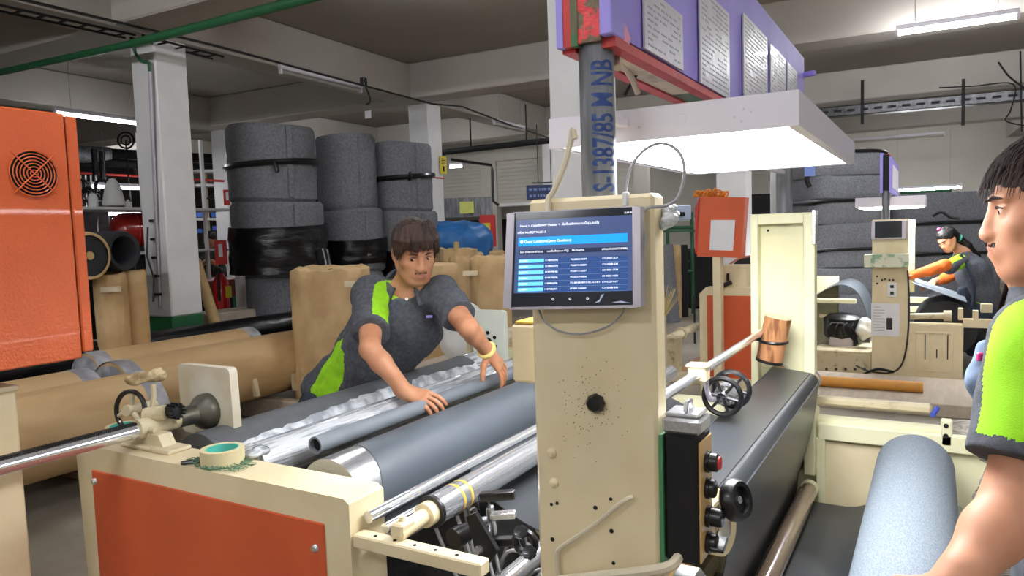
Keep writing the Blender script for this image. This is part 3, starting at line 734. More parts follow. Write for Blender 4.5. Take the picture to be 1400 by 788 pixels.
# guide rollers of the right bay (ends stick out past the cloth)
for y, z, r in ((.645, .765, .048), (.51, .75, .046)):
    gr_ = mb().tube((1.55, y, z), (3.69, y, z), r, n=32).build('guide_roller', M['tube'], mac)
    mb().tube((3.655, y, z), (3.692, y, z), r+.006, n=28).build('end_ring', M['steel'], gr_)
lr = mb().tube((1.55, .505, .235), (3.60, .505, .235), .040, n=32).build('lower_roller', mat('varnished_roller', (150, 128, 108), .14, var=.08, coat=.8), mac)
mb().tube((3.595, .505, .235), (3.64, .505, .235), .043, n=28).build('end_ring', M['creamy'], lr)
# ------------------------------------------------------------------ cloth on the machine
def arc(c, r, a0, a1, n=10): return [(c[0]+r*math.cos(math.radians(a0+(a1-a0)*i/n)), c[1]+r*math.sin(math.radians(a0+(a1-a0)*i/n))) for i in range(n+1)]
prof = arc((1.60, .70), .1285, 70, 228, 24)+[(1.53, .56)]
def edge(p, t, s): return Vector((p.x-.10*s*(1-t), p.y, p.z))
mb().sheet(prof, 1.76, 3.62, .003, 2, fn=edge).build('fabric_web', M['leather'], label='grey coated fabric drawn over the steel drive roller, front left bay', cat='fabric')
prof = [(1.30, .735), (1.25, .665), (1.10, .59), (.95, .55), (.85, .525), (.76, .535), (.715, .60), (.699, .72)]+arc((.645, .765), .0505, 0, 85, 7)+arc((.51, .75), .0485, 92, 185, 8)+[(.478, .6), (.51, .45), (.55, .3), (.556, .22)]
prof = [tuple(q)[:2] if len(q) == 2 else (q[1], q[2]) for q in [p for p in prof]]
sm = [(q.x, q.y) for q in spline([(a, b, 0) for a, b in prof], 3)]
fw = mb().sheet(sm, 1.93, 3.62, .003, 3).build('fabric_web', M['leatherd'], label='charcoal fabric web folding over the guide rollers and hanging down, right of post', cat='fabric')
prof = arc((.505, .235), .046, -10, -95, 5)+[(.42, .185), (.3, .19), (.2, .24)]
sm = [(q.x, q.y) for q in spline([(a, b, 0) for a, b in prof], 3)]
mb().sheet(sm, 1.8, 3.60, .003, 1).build('web_run', M['leatherd'], fw)
# narrow tube roll under his hands
b = mb(); b.lathe([(.031, 0), (.031, 1.95), (.024, 1.95), (.024, 0), (.031, 0)], (1.78, 1.84, .79), (1, 0, 0), 28)
tr_ = b.build('fabric_tube', mat('slim_tube_cloth', (120, 127, 134), .5), label='slim grey fabric-wound tube under the operator\'s hands', cat='roll')
mb().disc((1.80, 1.84, .79), (1, 0, 0), .024, 20).build('dark_bore', M['blackm'], tr_)
# film-wrapped roll and grey winding roll behind
b = mb().lathe([(.02, 0), (.066, 0), (.07, .03), (.07, 1.85), (.066, 1.88), (0, 1.88)], (1.66, 2.02, .735), (1, 0, 0), 40)
b.build('film_wrapped_roll', M['film'], label='shiny roll wrapped in clear stretch film behind the slim tube', cat='roll')
b = mb().lathe([(.03, 0), (.128, 0), (.130, .01), (.131, 1.9), (.128, 1.91), (0, 1.91)], (1.62, 2.24, .70), (1, 0, 0), 56)
wr = b.build('winding_roll', mat('back_roll_cloth', (88, 91, 93), .6, var=.08, scale=30), label='large grey roll at the back of the machine, in front of the operator', cat='roll')
# torn film on that roll
random.seed(5)
pr = []
n = 60
for i in range(n+1):
    t = i/n; pr.append((t, 118+18*math.sin(t*3.2+1)-10*abs(math.sin(t*17))-6*random.random()-(25 if .52 < t < .60 else 0)))
V = []; Fc = []
for i, (t, a1) in enumerate(pr):
    top_a = 120+(20*(.5+.5*math.sin(t*5+2)))+5*random.random()+(14 if .50 < t < .58 else 0)
    for j in range(9):
        ang = math.radians(165+(top_a-165)*j/8); r = .1335+.0012*math.sin(i*1.3+j*2)
        V.append((1.66+1.86*t, 2.24+r*math.cos(ang), .70+r*math.sin(ang)))
for i in range(n):
    for j in range(8): Fc.append((i*9+j, i*9+j+1, i*9+10+j, i*9+9+j))
mb().add(V, Fc).build('torn_film', mat('torn_white_film', (206, 210, 214), .35, col2=(140, 146, 152), scale=18, bump=.9, bscale=30), wr)
mb().lathe([(.1335, 0), (.1345, .02), (.1335, .22)], (3.28, 2.24, .70), (1, 0, 0), 56).build('film_collar', M['film'], wr)
# right roll
b = mb().lathe([(.03, -.0), (.142, -.0), (.1465, .02), (.1465, 1.74), (.138, 1.775), (.05, 1.78), (0, 1.78)], (1.72, .062, .445), (1, 0, 0), 64)
b.build('felt_backed_roll', M['feltback'], label='large pale blue-grey felt-backed roll beside the man at the right', cat='roll')
for x in (1.8, 3.3):
    pass
for y in (-.10, .20): mb().tube((1.55, y, .20), (3.69, y, .20), .03, n=20).build('support_roller', M['steel'], mac)

# ------------------------------------------------------------------ control box with knobs
cb = thing('control_box', mu((1.45, .43, .8)), 'black control box with knobs fixed to the right side of the near post', 'control box')
mb().box(1.405, 1.50, .402, .474, .815, 1.085, .008).build('box_body', M['blackm'], cb)
mb().box(1.403, 1.50, .474, .482, .80, 1.08).build('green_backplate', mat('green_plate', (70, 130, 84), .5, col2=(200, 196, 180), scale=9, lo=.6, hi=.65), cb)
fpl = mb().box(1.41, 1.498, .399, .403, .82, 1.07, .002).build('face_plate', mat('ochre_face_plate', (196, 162, 104), .4, var=.1), cb)
for z, r, m_, L_ in ((1.02, .019, M['redsign'], .022), (.965, .019, M['black'], .016), (.905, .019, M['black'], .03), (.85, .019, M['black'], .018)):
    k_ = mb().lathe([(r+.003, 0), (r+.003, .008), (r, .009), (r, L_), (r-.003, L_+.003), (0, L_+.003)], (1.455, .399, z), (0, -1, 0), 20).build('knob', M['black'], fpl)
    if m_ is not M['black']: mb().lathe([(.014, L_+.003), (.014, L_+.007), (0, L_+.009)], (1.455, .399, z), (0, -1, 0), 16).build('red_button', m_, cb)
mb().obox((1.455, .375, .85), ((1, 0, .3), (0, 1, 0), (-.3, 0, 1)), (.022, .014, .005), .002).build('selector_lever', M['black'], cb)
gd = thing('tally_counter', mu((1.44, .43, 1.09)), 'small scratched silver metal clip box lying on the black control box', 'counter')
mb().box(1.40, 1.48, .395, .475, 1.086, 1.118, .006).build('case', M['steel'], gd)
mb().box(1.405, 1.475, .40, .47, 1.119, 1.127, .003).build('cover', M['chrome'], gd)
mb().path([mu((0, 0, 0))*0+Vector((1.42, .43, 1.128)), (1.425, .43, 1.145), (1.455, .43, 1.145), (1.46, .43, 1.128)], .005, 6).build('clip', M['chrome'], gd)
# black handwheel and tape under it
hc = Vector(at(1005, 684, 'X', 1.5)); ha = Vector((-.25, -.85, .25)).normalized()
t = thing('black_handwheel', mu(hc), 'glossy black hand wheel on a bent stem right of the control box', 'handwheel')
mb().lathe([(.006, -.012), (.036, -.016), (.044, -.008), (.044, .008), (.037, .018), (.028, .016), (.025, .005), (0, .005)], hc, ha, 28).build('wheel', M['black'], t)
mb().lathe([(.008, .004), (.008, .012), (0, .013)], hc, ha, 10).build('centre_nut', M['steel'], t)
mb().path(spline([hc-ha*.012, hc-ha*.04+Vector((0, .0, -.01)), hc+Vector((.0, .05, -.05)), hc+Vector((0, .075, -.09))], 5), .009, 8).build('stem', M['cable'], t)
tcn = Vector(at(981, 722, 'X', 1.56))
b = MB(mu); b.lathe([(.036, -.014), (.058, -.014), (.058, .014), (.036, .014), (.036, -.014)], tcn, Vector((-.25, -1, .1)), 30)
t = b.build('tape_roll', M['tapec'], label='roll of beige tape hanging under the black hand wheel', cat='tape roll')
mb().lathe([(.0355, -.013), (.0355, .013), (.031, .013), (.031, -.013)], tcn, Vector((-.25, -1, .1)), 24).build('core', M['cableg'], t)
c = at(935, 775, 'X', 1.45); mb().box(1.42, 1.50, c.y-.035, c.y+.03, .70, .775, .012).build('limit_switch', M['steel'], mac)
# ------------------------------------------------------------------ tape and rags on the cabinet
def tape(c, R, r, h, label, inner=M['teal'], tilt=(0, 0, 1)):
    a = MB(mu).lathe([(r, 0), (R, 0), (R, h), (r, h), (r, 0)], c, tilt, 36).build('masking_tape_roll', M['tapec'], label=label, cat='tape roll')
    MB(mu).lathe([(r-.0005, .0005), (r-.0005, h-.0005), (r-.004, h-.0005), (r-.004, .0005), (r-.0005, .0005)], c, tilt, 32).build('teal_core', inner, a)
tape(at(305, 633, 'Z', .81), .066, .050, .048, 'thick masking tape roll with teal core on the cream cabinet corner')
tape(at(172, 592, 'Z', .81), .066, .052, .03, 'masking tape roll half hidden behind the steel rack shaft')
rg = Vector(at(285, 636, 'Z', .809))
V = []; Fc = []
random.seed(11)
for k_ in range(130):
    a = random.random()*6.28; rr_ = .06+random.random()*.025; c = rg+Vector((.02+math.sin(a)*rr_*.75, math.cos(a)*rr_*1.35-.03, .003+random.random()*.006))
    V.append((c, c+Vector((random.uniform(-.02, .02), random.uniform(-.025, .025), random.random()*.008)), c+Vector((random.uniform(-.02, .02), random.uniform(-.025, .025), 0))))
b = MB(mu)
b.disc(rg+Vector((.02, -.03, .002)), (0, 0, 1), .06, 16, .004)
for q in V: b.path(list(q), .0012, 4)
b.build('frayed_rag', M['rag'], label='frayed green rag under the masking tape roll', cat='rag')
b = MB(mu)
c = Vector(at(283, 629, 'Z', .815)); b.obox(c, ((1, 1.2, 0), (-1.2, 1, 0), (0, 0, 1)), (.012, .075, .004), .002)
b.build('cutter_knife', M['darkst'], label='flat dark blade lying on the green rag beside the tape', cat='knife')
s_ = SDF(mu(at(345, 612, 'Z', .83))-Vector((.07, .07, .04)), mu(at(345, 612, 'Z', .83))+Vector((.07, .07, .05)), .004)
q = mu(at(343, 618, 'Z', .822)); s_.ell(q, np.eye(3), (.045, .05, .016)).wrinkle(.004, 110)
sdf_obj('crumpled_film', s_, M['film'], label='crumpled clear film beside the masking tape roll', cat='film')
# ------------------------------------------------------------------ lamp box over the machine
lf = thing('light_box', mu((2.2, .54, 1.72)), 'large white light box glowing over the machine under the signboard', 'lamp')
x0, x1, y0, y1, z0, z1 = 1.62, 2.84, .244, .822, 1.702, 1.775
for a in ((x0, x0+.006, y0, y1), (x1-.006, x1, y0, y1), (x0+.006, x1-.006, y0, y0+.006), (x0+.006, x1-.006, y1-.006, y1)): mb().box(*a, z0, z1).build('side_panel', M['lamph'], lf)
mb().box(x0+.006, x1-.006, y0+.006, y1-.006, z1-.006, z1).build('top_panel', M['lamph'], lf)
mb().box(x0+.025, x1-.025, y0+.025, y1-.025, z0+.012, z0+.016).build('diffuser', M['panelon'], lf)
for a in ((x0+.006, x1-.006, y0+.006, y0+.026), (x0+.006, x1-.006, y1-.026, y1-.006), (x0+.006, x0+.026, y0+.026, y1-.026), (x1-.026, x1-.006, y0+.026, y1-.026)): mb().box(*a, z0+.002, z0+.012).build('diffuser_rim', M['lamph'], lf)
for y, z in ((.355, .045), (.375, .03), (.36, .02), (.34, .038), (.62, .045), (.59, .03)): mb().disc((x0-.0005, y, z0+z), (1, 0, 0), .003, 8, .002).build('rivet', M['alu'], lf)
for y, z in ((.49, .04), (.72, .045)): mb().ring((x0-.0005, y, z0+z), (1, 0, 0), .011, .0009, 20, 4).build('knockout', M['lamph'], lf)
for xa, xb in ((1.50, 1.622), (2.838, 3.665)): mb().box(xa, xb, .615, .64, 1.735, 1.755, .002).build('mounting_arm', M['lamph'], lf)
# signboard
sg = thing('signboard', mu((2.7, .67, 1.9)), 'purple-wrapped signboard with sheets of paper, mounted over the machine on the steel tubes', 'sign')
X0, X1, Y0, Y1, Z0, Z1 = 1.42, 4.0, .572, .693, 1.885, 2.33
mb().box(X0+.06, X1, Y0+.006, Y0+.02, Z0+.02, Z1).build('board', M['purple'], sg)
mb().box(X0+.02, X1, Y0, Y0+.03, Z0-.008, Z0+.012).build('red_rail', M['redp'], sg)
mb().box(X0+.02, X1, Y1-.03, Y1, Z0-.008, Z0+.012).build('red_rail', M['redp'], sg)
mb().box(X0+.01, X1, Y1-.008, Y1, Z0+.012, Z1).build('back_board', M['purple'], sg)
mb().box(X0-.003, X0+.07, Y0-.002, Y0+.026, Z0+.012, Z1, .003).build('purple_corner_wrap', M['purple'], sg)
mb().box(X0+.002, X0+.012, Y0+.026, Y0+.076, Z0+.004, Z1).build('peeling_end', M['redpeel'], sg)
mb().box(X0, X0+.02, Y0+.076, Y0+.092, Z0+.0, Z1).build('green_end_strip', M['greenold'], sg)
mb().box(X0, X0+.02, Y0+.092, Y1-.012, Z0+.0, Z1).build('red_end_strip', M['redp'], sg)
mb().box(X0-.002, X0+.02, Y1-.012, Y1+.003, Z0-.0, Z1).build('purple_edge', M['purple'], sg)
mb().box(1.56, 2.1, Y0+.035, Y1-.03, Z0-.002, Z0+.012).build('underside_panel', M['creamd'], sg)
mb().box(2.1, 3.0, Y0+.035, Y1-.03, Z0-.002, Z0+.012).build('underside_panel', M['greenold'], sg)
def psheet(pxl, pxr, yt, yb, bx, by):
    a = at(pxl, (yt+yb)/2, 'Y', Y0).x; c = at(pxr, (yt+yb)/2, 'Y', Y0).x
    zt = at(pxl, yt, 'Y', Y0).z; zb_ = at(bx, by, 'Y', Y0).z
    zt = min(zt, Z1)
    pr_ = mb().box(a, c, Y0-.003, Y0+.002, zb_, zt).build('paper_sheet', mat('sheet_in_sleeve', (214, 212, 218), .35, col2=(206, 206, 212), scale=12, bump=.5, bscale=14, coat=.15), sg)
    n_ = int((zt-zb_)/.014); bb = mb(); random.seed(int(pxl))
    for i in range(1, n_):
        z_ = zt-i*.014; xx = a+.02
        while xx < c-.03:
            L_ = random.uniform(.01, .05); L_ = min(L_, c-.02-xx)
            if random.random() < .8: bb.box(xx, xx+L_, Y0-.0036, Y0-.003, z_-.002, z_+.002)
            xx += L_+.012
    bb.build('printed_lines', M['ink'], pr_, kind='stuff')
psheet(880, 932, -20, 100, 880, 66); psheet(956, 996, -20, 130, 955, 112)
psheet(1016, 1048, 18, 128, 1014, 128); psheet(1053, 1073, 60, 124, 1053, 126); psheet(1076, 1089, 85, 124, 1077, 127)
q = at(853, 40, 'Y', Y0-.003); mb().prism([(q.x-.03, q.z-.02), (q.x+.035, q.z-.024), (q.x+.045, q.z-.01), (q.x+.02, q.z+.012), (q.x-.02, q.z+.018), (q.x-.035, q.z+.005)], 1, Y0-.001, Y0+.003).build('pink_sticker', M['pinkp'], sg)
q = at(1097, 98, 'Y', Y0); mb().obox((3.99, Y0-.02, q.z), ((1, -.4, 0), (.4, 1, 0), (0, 0, 1)), (.015, .03, .012), .003).build('wrap_tail', M['purple'], sg)
mb().path(spline([(1.52, .60, 1.85), (1.58, .625, 1.885), (1.66, .64, 1.885), (1.74, .65, 1.87), (1.78, .65, 1.84)], 5), .008, 8).build('cable', M['cable'], sg)
mb().tube((1.78, .65, 1.89), (1.74, .67, 1.83), .004, n=6).build('hook', M['darkst'], sg)
# cable down to the tablet, tied
b = mb(); b.path(spline([at(786, 190, 'X', 1.42), at(783, 178, 'X', 1.42), at(780, 195, 'X', 1.42), at(772, 225, 'X', 1.41), at(757, 262, 'X', 1.40), at(750, 272, 'X', 1.395), at(748, 292, 'X', 1.385)], 6), .007, 8)
b.build('taped_cable', M['cable'], label='taped beige cable slanting down left of the stencilled tube', cat='cable')
# ------------------------------------------------------------------ tablet
TL = at(704, 291.5, 'X', 1.365); TR = at(867, 283, 'X', 1.365); BL = at(699, 420, 'X', 1.345); BR_ = at(868, 417, 'X', 1.345)
def P2(u, v, off=0):      # u 0..1 left to right, v 0..1 bottom to top
    a = BL.lerp(BR_, u); b_ = TL.lerp(TR, u); return a.lerp(b_, v)+Vector((-off, 0, 0))
tbl = thing('tablet', mu(P2(.5, 0)), 'wall tablet showing a blue data table, fixed to the near post', 'tablet')
def slab(u0, u1, v0, v1, o0, o1, name, m_, par):
    P = [P2(u, v, o) for o in (o0, o1) for u, v in ((u0, v0), (u1, v0), (u1, v1), (u0, v1))]
    return mb().add(P, [(3, 2, 1, 0), (4, 5, 6, 7), (0, 1, 5, 4), (1, 2, 6, 5), (2, 3, 7, 6), (3, 0, 4, 7)]).build(name, m_, par)
slab(-.02, 1.02, -.03, 1.01, -.02, .0, 'back_shell', M['alu'], tbl)
slab(-.065, .005, -.01, 1.0, -.02, .004, 'left_bracket', M['alu'], tbl)
slab(.99, 1.05, -.02, 1.0, -.02, .004, 'right_bracket', M['alu'], tbl)
scr = slab(0, 1, 0, 1, 0, .001, 'screen', M['scrn0'], tbl)
slab(.02, .985, .145, .92, .001, .0013, 'display', M['scrn1'], scr)
slab(.045, .95, .645, .735, .0013, .0016, 'title_bar', M['scrn2'], scr)
for i in range(6):
    v0 = .50-.0605*i; slab(.05, .95, v0-.045, v0+.008, .0013, .0015, 'table_row', M['scrn1b'], scr); slab(.055, .275, v0-.035, v0+.003, .0015, .0018, 'blue_cell', M['scrn3'], scr)
    slab(.05, .95, v0-.050, v0-.047, .0013, .0016, 'rule', M['line'], scr)
slab(.05, .95, .555, .60, .0013, .0015, 'header_row', mat('screen_header', (34, 42, 70), .12, var=.02, emit=.5), scr)
def ttxt(s, u, v, size, wd, m_='scrnt'):
    b = mb(); r = P2(1, v)-P2(0, v); up = P2(u, 1)-P2(u, 0); W_ = r.length
    put_text(b, s, P2(u, v), r, up, size, wd*W_, .0021)
    if b.v: b.build('screen_text', M[m_], scr)
ttxt('Home >  อ่านผลิต(WIP Module) >  เริ่มต้นผลิตกระบวนปั๊ม(จุ-ลบโซ้)', .055, .845, .0068, .67)
ttxt('เครื่อง No.(EQP No):21-2', .035, .775, .0068, .25)
ttxt('Query Condition(Query Condition)', .10, .675, .0078, .40)
ttxt('Start Order/Lot EPB(Lot)', .065, .57, .0055, .20); ttxt('เบอร์ใบสั่ง(Inner PQ)', .30, .57, .0055, .18); ttxt('PN.No(PN)', .51, .57, .0055, .10); ttxt('รหัสลูกค้า(CUSTOMER)', .75, .57, .0055, .20)
rows = [('EL23040', '114840(04)', 'PG:880210039', 'CV-JN07-JCP'), ('EL23149', '114882(07)', 'PG6810-00801', 'CV-0008-SAI'), ('EL23176', '114549(NJ)', 'PG.0071/112037', 'CV-9001-STM'), ('EL23051', '114810(02)', 'PG.0231140006', 'CV-90001-MEN'), ('EL23198', '118980(09)', 'PG.88/68-0073-02,16-18/1', 'CV-0227-INT'), ('EL23071', '118908(07)', 'PG0011-00007', 'CV-0008-SAI')]
for i, r_ in enumerate(rows):
    v0 = .475-.0605*i
    for s, u, wd in zip(r_, (.065, .285, .50, .755), (.07, .105, .13 if i != 4 else .235, .12)): ttxt(s, u, v0, .0052, wd)
ttxt('12:39 PM', .925, .935, .005, .06)
b = mb(); q = P2(.075, .69, .0018); u_, v_ = Vector((0, -1, 0)), Vector((0, 0, 1)); b.disc(q, (1, 0, 0), .0035, 14, .0006); b.build('bar_icon', M['scrnt'], scr)
for u in (.36, .50, .64):
    b = mb(); q = P2(u, .075, .0015); b.ring(q, (1, 0, 0), .0022, .0004, 12, 4); b.build('nav_icon', M['scrnt'], scr)
b = mb(); b.add([P2(*q, .0016) for q in ((.70, .03), (.735, .035), (.77, .12), (.745, .11), (.735, .06))], [(0, 1, 2, 3, 4)]); b.add([P2(*q, .0016) for q in ((.83, .03), (.97, .02), (.90, .045))], [(0, 1, 2)]); b.build('torn_protector', M['bluegrey'], tbl)
b = mb(); b.path(spline([at(737, 424, 'X', 1.39), at(745, 440, 'X', 1.385), at(765, 453, 'X', 1.385), at(795, 457, 'X', 1.385), at(830, 447, 'X', 1.385), at(850, 430, 'X', 1.385), at(853, 421, 'X', 1.38)], 5), .0022, 6); b.build('cable', M['cableg'], tbl)
b = mb(); b.path(spline([at(855, 275, 'X', 1.40), at(856, 258, 'X', 1.42), at(862, 230, 'X', 1.44), at(880, 206, 'X', 1.46), at(905, 196, 'X', 1.47), at(928, 208, 'X', 1.47), at(936, 235, 'X', 1.46), at(928, 268, 'X', 1.44), at(912, 281, 'X', 1.42), at(885, 285, 'X', 1.40), at(876, 300, 'X', 1.39), at(882, 325, 'X', 1.38), at(878, 345, 'X', 1.37)], 6), .0034, 8); b.build('charging_cable', M['cableg'], tbl)
mb().box(1.395, 1.41, .535, .548, 1.545, 1.575, .003).build('plug', M['wraw'], tbl)
s_ = SDF(mu(at(915, 297, 'X', 1.45))-Vector((.05, .05, .04)), mu(at(915, 297, 'X', 1.45))+Vector((.05, .05, .04)), .0025)
q = at(914, 296, 'X', 1.45); random.seed(4)
for i in range(9): s_.cone(mu(q+Vector((random.uniform(-.02, .02), random.uniform(-.015, .015), random.uniform(-.02, .02)))), mu(q+Vector((random.uniform(-.02, .02), random.uniform(-.015, .015), random.uniform(-.02, .02)))), .006, .009, .004)
sdf_obj('plastic_wad', s_, M['film'], label='wad of crumpled clear plastic at the top right corner of the near post', cat='plastic')

# ------------------------------------------------------------------ orange electric box on its cream post, left edge
Yb = 2.05
ob = thing('electric_box', Vector((1.04, 2.2, 1.19)), 'orange hammer-painted electric box with a round fan grille, left edge', 'cabinet')
bt = MB().box(.86, 1.136, Yb, 2.24, 1.19, 1.862, .004).build('box_body', M['orange'], ob)
MB().box(1.142, 1.172, Yb+.004, 2.25, 1.205, 1.858, .004).build('box_lid', M['orange'], ob)
MB().box(1.130, 1.146, Yb+.012, 2.23, 1.2, 1.855).build('lid_gap', M['blackm'], ob)
fc = Vector((1.045, Yb-.001, 1.695))
gr = MB().disc(fc, (0, 1, 0), .058, 32, .003).build('fan_grille', M['blackm'], ob)
for i in range(7): MB().ring(fc-Vector((0, .004, 0)), (0, 1, 0), .009+i*.0085, .0016, 32, 5).build('guard_ring', M['orange'], gr)
for a in (45, 135):
    d = Vector((math.cos(math.radians(a)), 0, math.sin(math.radians(a)))); MB().tube(fc-Vector((0, .006, 0))-d*.075, fc-Vector((0, .006, 0))+d*.075, .0018, n=6).build('guard_wire', M['orange'], gr)
pp = thing('machine_post', Vector((.93, 2.2, 0)), 'square cream machine post standing under the orange electric box', 'post')
MB().box(.70, .985, 2.1, 2.36, 0, 1.125, .006).build('shaft', M['cream'], pp)
MB().box(.70, .99, 2.095, 2.365, 1.125, 1.14, .003).build('cap_plate', M['creamd'], pp)
MB().box(.86, .96, 2.15, 2.24, 1.14, 1.19, .004).build('red_spacer', M['redp'], pp)
# ------------------------------------------------------------------ kraft rolls lying on the floor behind the machine
skid = thing('timber_skid', Vector((3.6, 4.8, 0)), 'low timber skids under the wrapped rolls on the floor', 'skid')
for x in (.9, 1.9, 2.6, 3.3, 4.2):
    MB().box(x-.06, x+.06, 4.3, 5.7, 0, .18, .01).build('beam', M['woodf'], skid)
def lroll(x0, x1, y, z, r, label, m_='kraft', grp=None, cap=True, core='greyc'):
    n = 40; prof = [(.05, 0), (r*.96, 0), (r, .03)]
    for i in range(1, 12): prof.append((r*(1+.004*math.sin(i*2.3)), (x1-x0)*i/12))
    prof += [(r, x1-x0-.03), (r*.96, x1-x0), (.05, x1-x0)]
    o = MB().lathe(prof, (x0, y, z), (1, 0, 0), n).build('wrapped_roll', M[m_], label=label, cat='roll')
    if grp: o['group'] = grp
    if cap:
        for xe, s_ in ((x0, -1), (x1, 1)):
            MB().lathe([(r*1.004, 0), (r*1.012, .02), (r*1.012, .10), (r*1.004, .12)], (xe-(.12 if s_ > 0 else 0), y, z), (1, 0, 0), 40).build('end_wrap', mat('grey_end_cap', (178, 178, 182), .5, col2=(140, 140, 146), scale=8), o)
            MB().lathe([(r*.9, 0), (r*.9, .02), (r*.5, .035), (r*.45, .05), (.04, .05), (.03, .03)], (xe, y, z), (s_, 0, 0), 32).build('end_cap', mat('grey_end_cap', (178, 178, 182), .5, col2=(140, 140, 146), scale=8), o)
    return o
zA = .45
r1 = lroll(.9, at(196, 505, 'Y', 4.35).x, 4.35, zA, .25, 'kraft-wrapped roll on the floor reaching in from the left edge')
r2 = lroll(at(150, 495, 'Y', 4.88).x, at(440, 500, 'Y', 4.88).x, 4.88, zA, .255, 'long kraft-wrapped roll on the floor behind the machine, two tape strips on it')
for px, py in ((349, 530), (402, 522)):
    q = at(px, py, 'Y', 4.635); MB().obox(q+Vector((0, -.001, 0)), ((1, 0, .1), (0, 1, 0), (-.15, 0, 1)), (.018, .02, .075), .002).build('tape_strip', mat('clear_tape', (214, 196, 160), .25), r2)
lroll(at(135, 490, 'Y', 5.15).x, at(345, 465, 'Y', 5.3).x, 5.32, .55, .18, 'kraft-wrapped roll in the second row behind the long one')
lroll(.5, at(118, 505, 'Y', 4.9).x, 4.9, .44, .25, 'kraft-wrapped roll with grey end cap beyond the orange box')
o = MB().lathe([(.03, 0), (.135, 0), (.14, .02), (.14, 3.6), (.13, 3.65), (0, 3.65)], (2.2, 5.62, .64), (1, 0, 0), 32).build('black_roll', M['blackf'], label='long black film-wrapped roll lying in front of the near white column', cat='roll')
for x in (2.5, 5.5): MB().box(x-.05, x+.05, 5.56, 5.68, 0, .51, .01).build('cradle', M['woodf'], o)
# ------------------------------------------------------------------ upright felt rolls
def upright(c, r, tiers, label, grp=None, seed=0, lean=(0, 0), squash=1, name='felt_roll'):
    """tiers: list of (z0, z1, r, dx, label, strap_z, plastic)"""
    outs = []
    random.seed(seed)
    for (z0, z1, rr_, dx, lb, strap, plas) in tiers:
        n = 48; P = []; prof = [(.12, -.02), (rr_*.93, -.0), (rr_, .035)]; h = z1-z0
        for i in range(1, 8): prof.append((rr_*(1+.012*math.sin(i*1.9+seed)), h*i/8))
        prof += [(rr_, h-.035), (rr_*.94, h), (.12, h-.015)]
        b = MB().lathe(prof, (c[0]+dx, c[1], z0), (0, 0, 1), n)
        # out-of-round and the outer lap
        nv = []
        for q in b.v:
            a = math.atan2(q.y-c[1], q.x-c[0]-dx); k = 1+.018*math.sin(2*a+seed)+.01*math.sin(5*a+seed*2)
            nv.append(Vector((c[0]+dx+(q.x-c[0]-dx)*k, c[1]+(q.y-c[1])*k, q.z+.012*math.sin(a*2+seed))))
        b.v = nv
        o = b.build(name, M['felt'], label=lb, cat='felt roll')
        if grp: o['group'] = grp
        a = math.radians(225+seed*13 % 40); MB().obox((c[0]+dx+math.cos(a)*rr_*1.012, c[1]+math.sin(a)*rr_*1.012, (z0+z1)/2), ((-math.sin(a), math.cos(a), 0), (math.cos(a), math.sin(a), 0), (0, 0, 1)), (.03, .012, h/2-.03), .006).build('outer_lap', M['felt'], o)
        if strap:
            pts = [(c[0]+dx+math.cos(t_)*(rr_*1.03), c[1]+math.sin(t_)*(rr_*1.03), strap+.03*math.sin(t_*1.0+seed)) for t_ in [i*2*math.pi/40 for i in range(40)]]
            bb = MB(); bb.path(pts, .034, 6, closed=True); bb.build('strap', M['black'], o)
            a = math.radians(170+30*(seed % 3)); q = Vector((c[0]+dx+math.cos(a)*rr_*1.05, c[1]+math.sin(a)*rr_*1.05, strap-.01))
            sdf_knot(q, o)
        if plas:
            p0, p1 = plas; prof = [(rr_*1.0, 0)]
            for i in range(0, 9): prof.append((rr_*(1.075+.012*math.sin(i*2.1+seed)), (p1-p0)*i/8))
            prof.append((rr_*1.0, p1-p0))
            bb = MB().lathe(prof, (c[0]+dx, c[1], p0), (0, 0, 1), 60)
            nv = []
            for q in bb.v:
                a = math.atan2(q.y-c[1], q.x-c[0]-dx); k = 1+.02*math.sin(7*a+q.z*9)*math.sin(q.z*14+a*2)+.01*math.sin(13*a-q.z*20)
                nv.append(Vector((c[0]+dx+(q.x-c[0]-dx)*k, c[1]+(q.y-c[1])*k, q.z+.03*math.sin(a+1)*(q.z-p0)/(p1-p0))))
            bb.v = nv; bb.build('black_film_wrap', M['blackf'], o)
        outs.append(o)
    return outs
def sdf_knot(q, par):
    b = MB(); q = Vector(q); random.seed(int(abs(q.x*100)))
    for i in range(3):
        d = Vector((random.uniform(-.2, .2), random.uniform(-.2, .2), random.uniform(-.4, .1)))
        b.path(spline([q, q+d*.2+Vector((0, 0, .02)), q+d*.35]), [.022]*12+[.010], 6)
    b.v = b.v; b.build('strap_knot', M['black'], par)
D1 = 7.5
def zc(px, py, D): return dep(px, py, D).z
c = dep(378, 300, D1+.35); r = .455
upright(c, r, [(0, 1.15, .35, .0, 'bottom felt roll of the tall stack right of the near white column', 0, None),
               (1.13, 1.90, .475, .02, 'middle felt roll of the tallest stack, wrapped in black film', 0, (1.15, 1.66)),
               (1.90, 2.69, .45, -.02, 'top felt roll of the tallest stack, tied with a black strap', 2.30, None)], '', None, 2)
c = dep(478, 290, 8.6)
upright(c, .36, [(0, 1.1, .36, .0, 'bottom felt roll of the middle stack, half hidden by kraft', 0, (.5, 1.0)),
               (1.1, 1.83, .375, .03, 'middle stack lower felt roll with black film slung across it', 0, (1.2, 1.50)),
               (1.83, 2.68, .345, -.01, 'plain felt roll without a strap on top of the middle stack', 0, None)], '', None, 5)
c = dep(553, 290, 9.0)
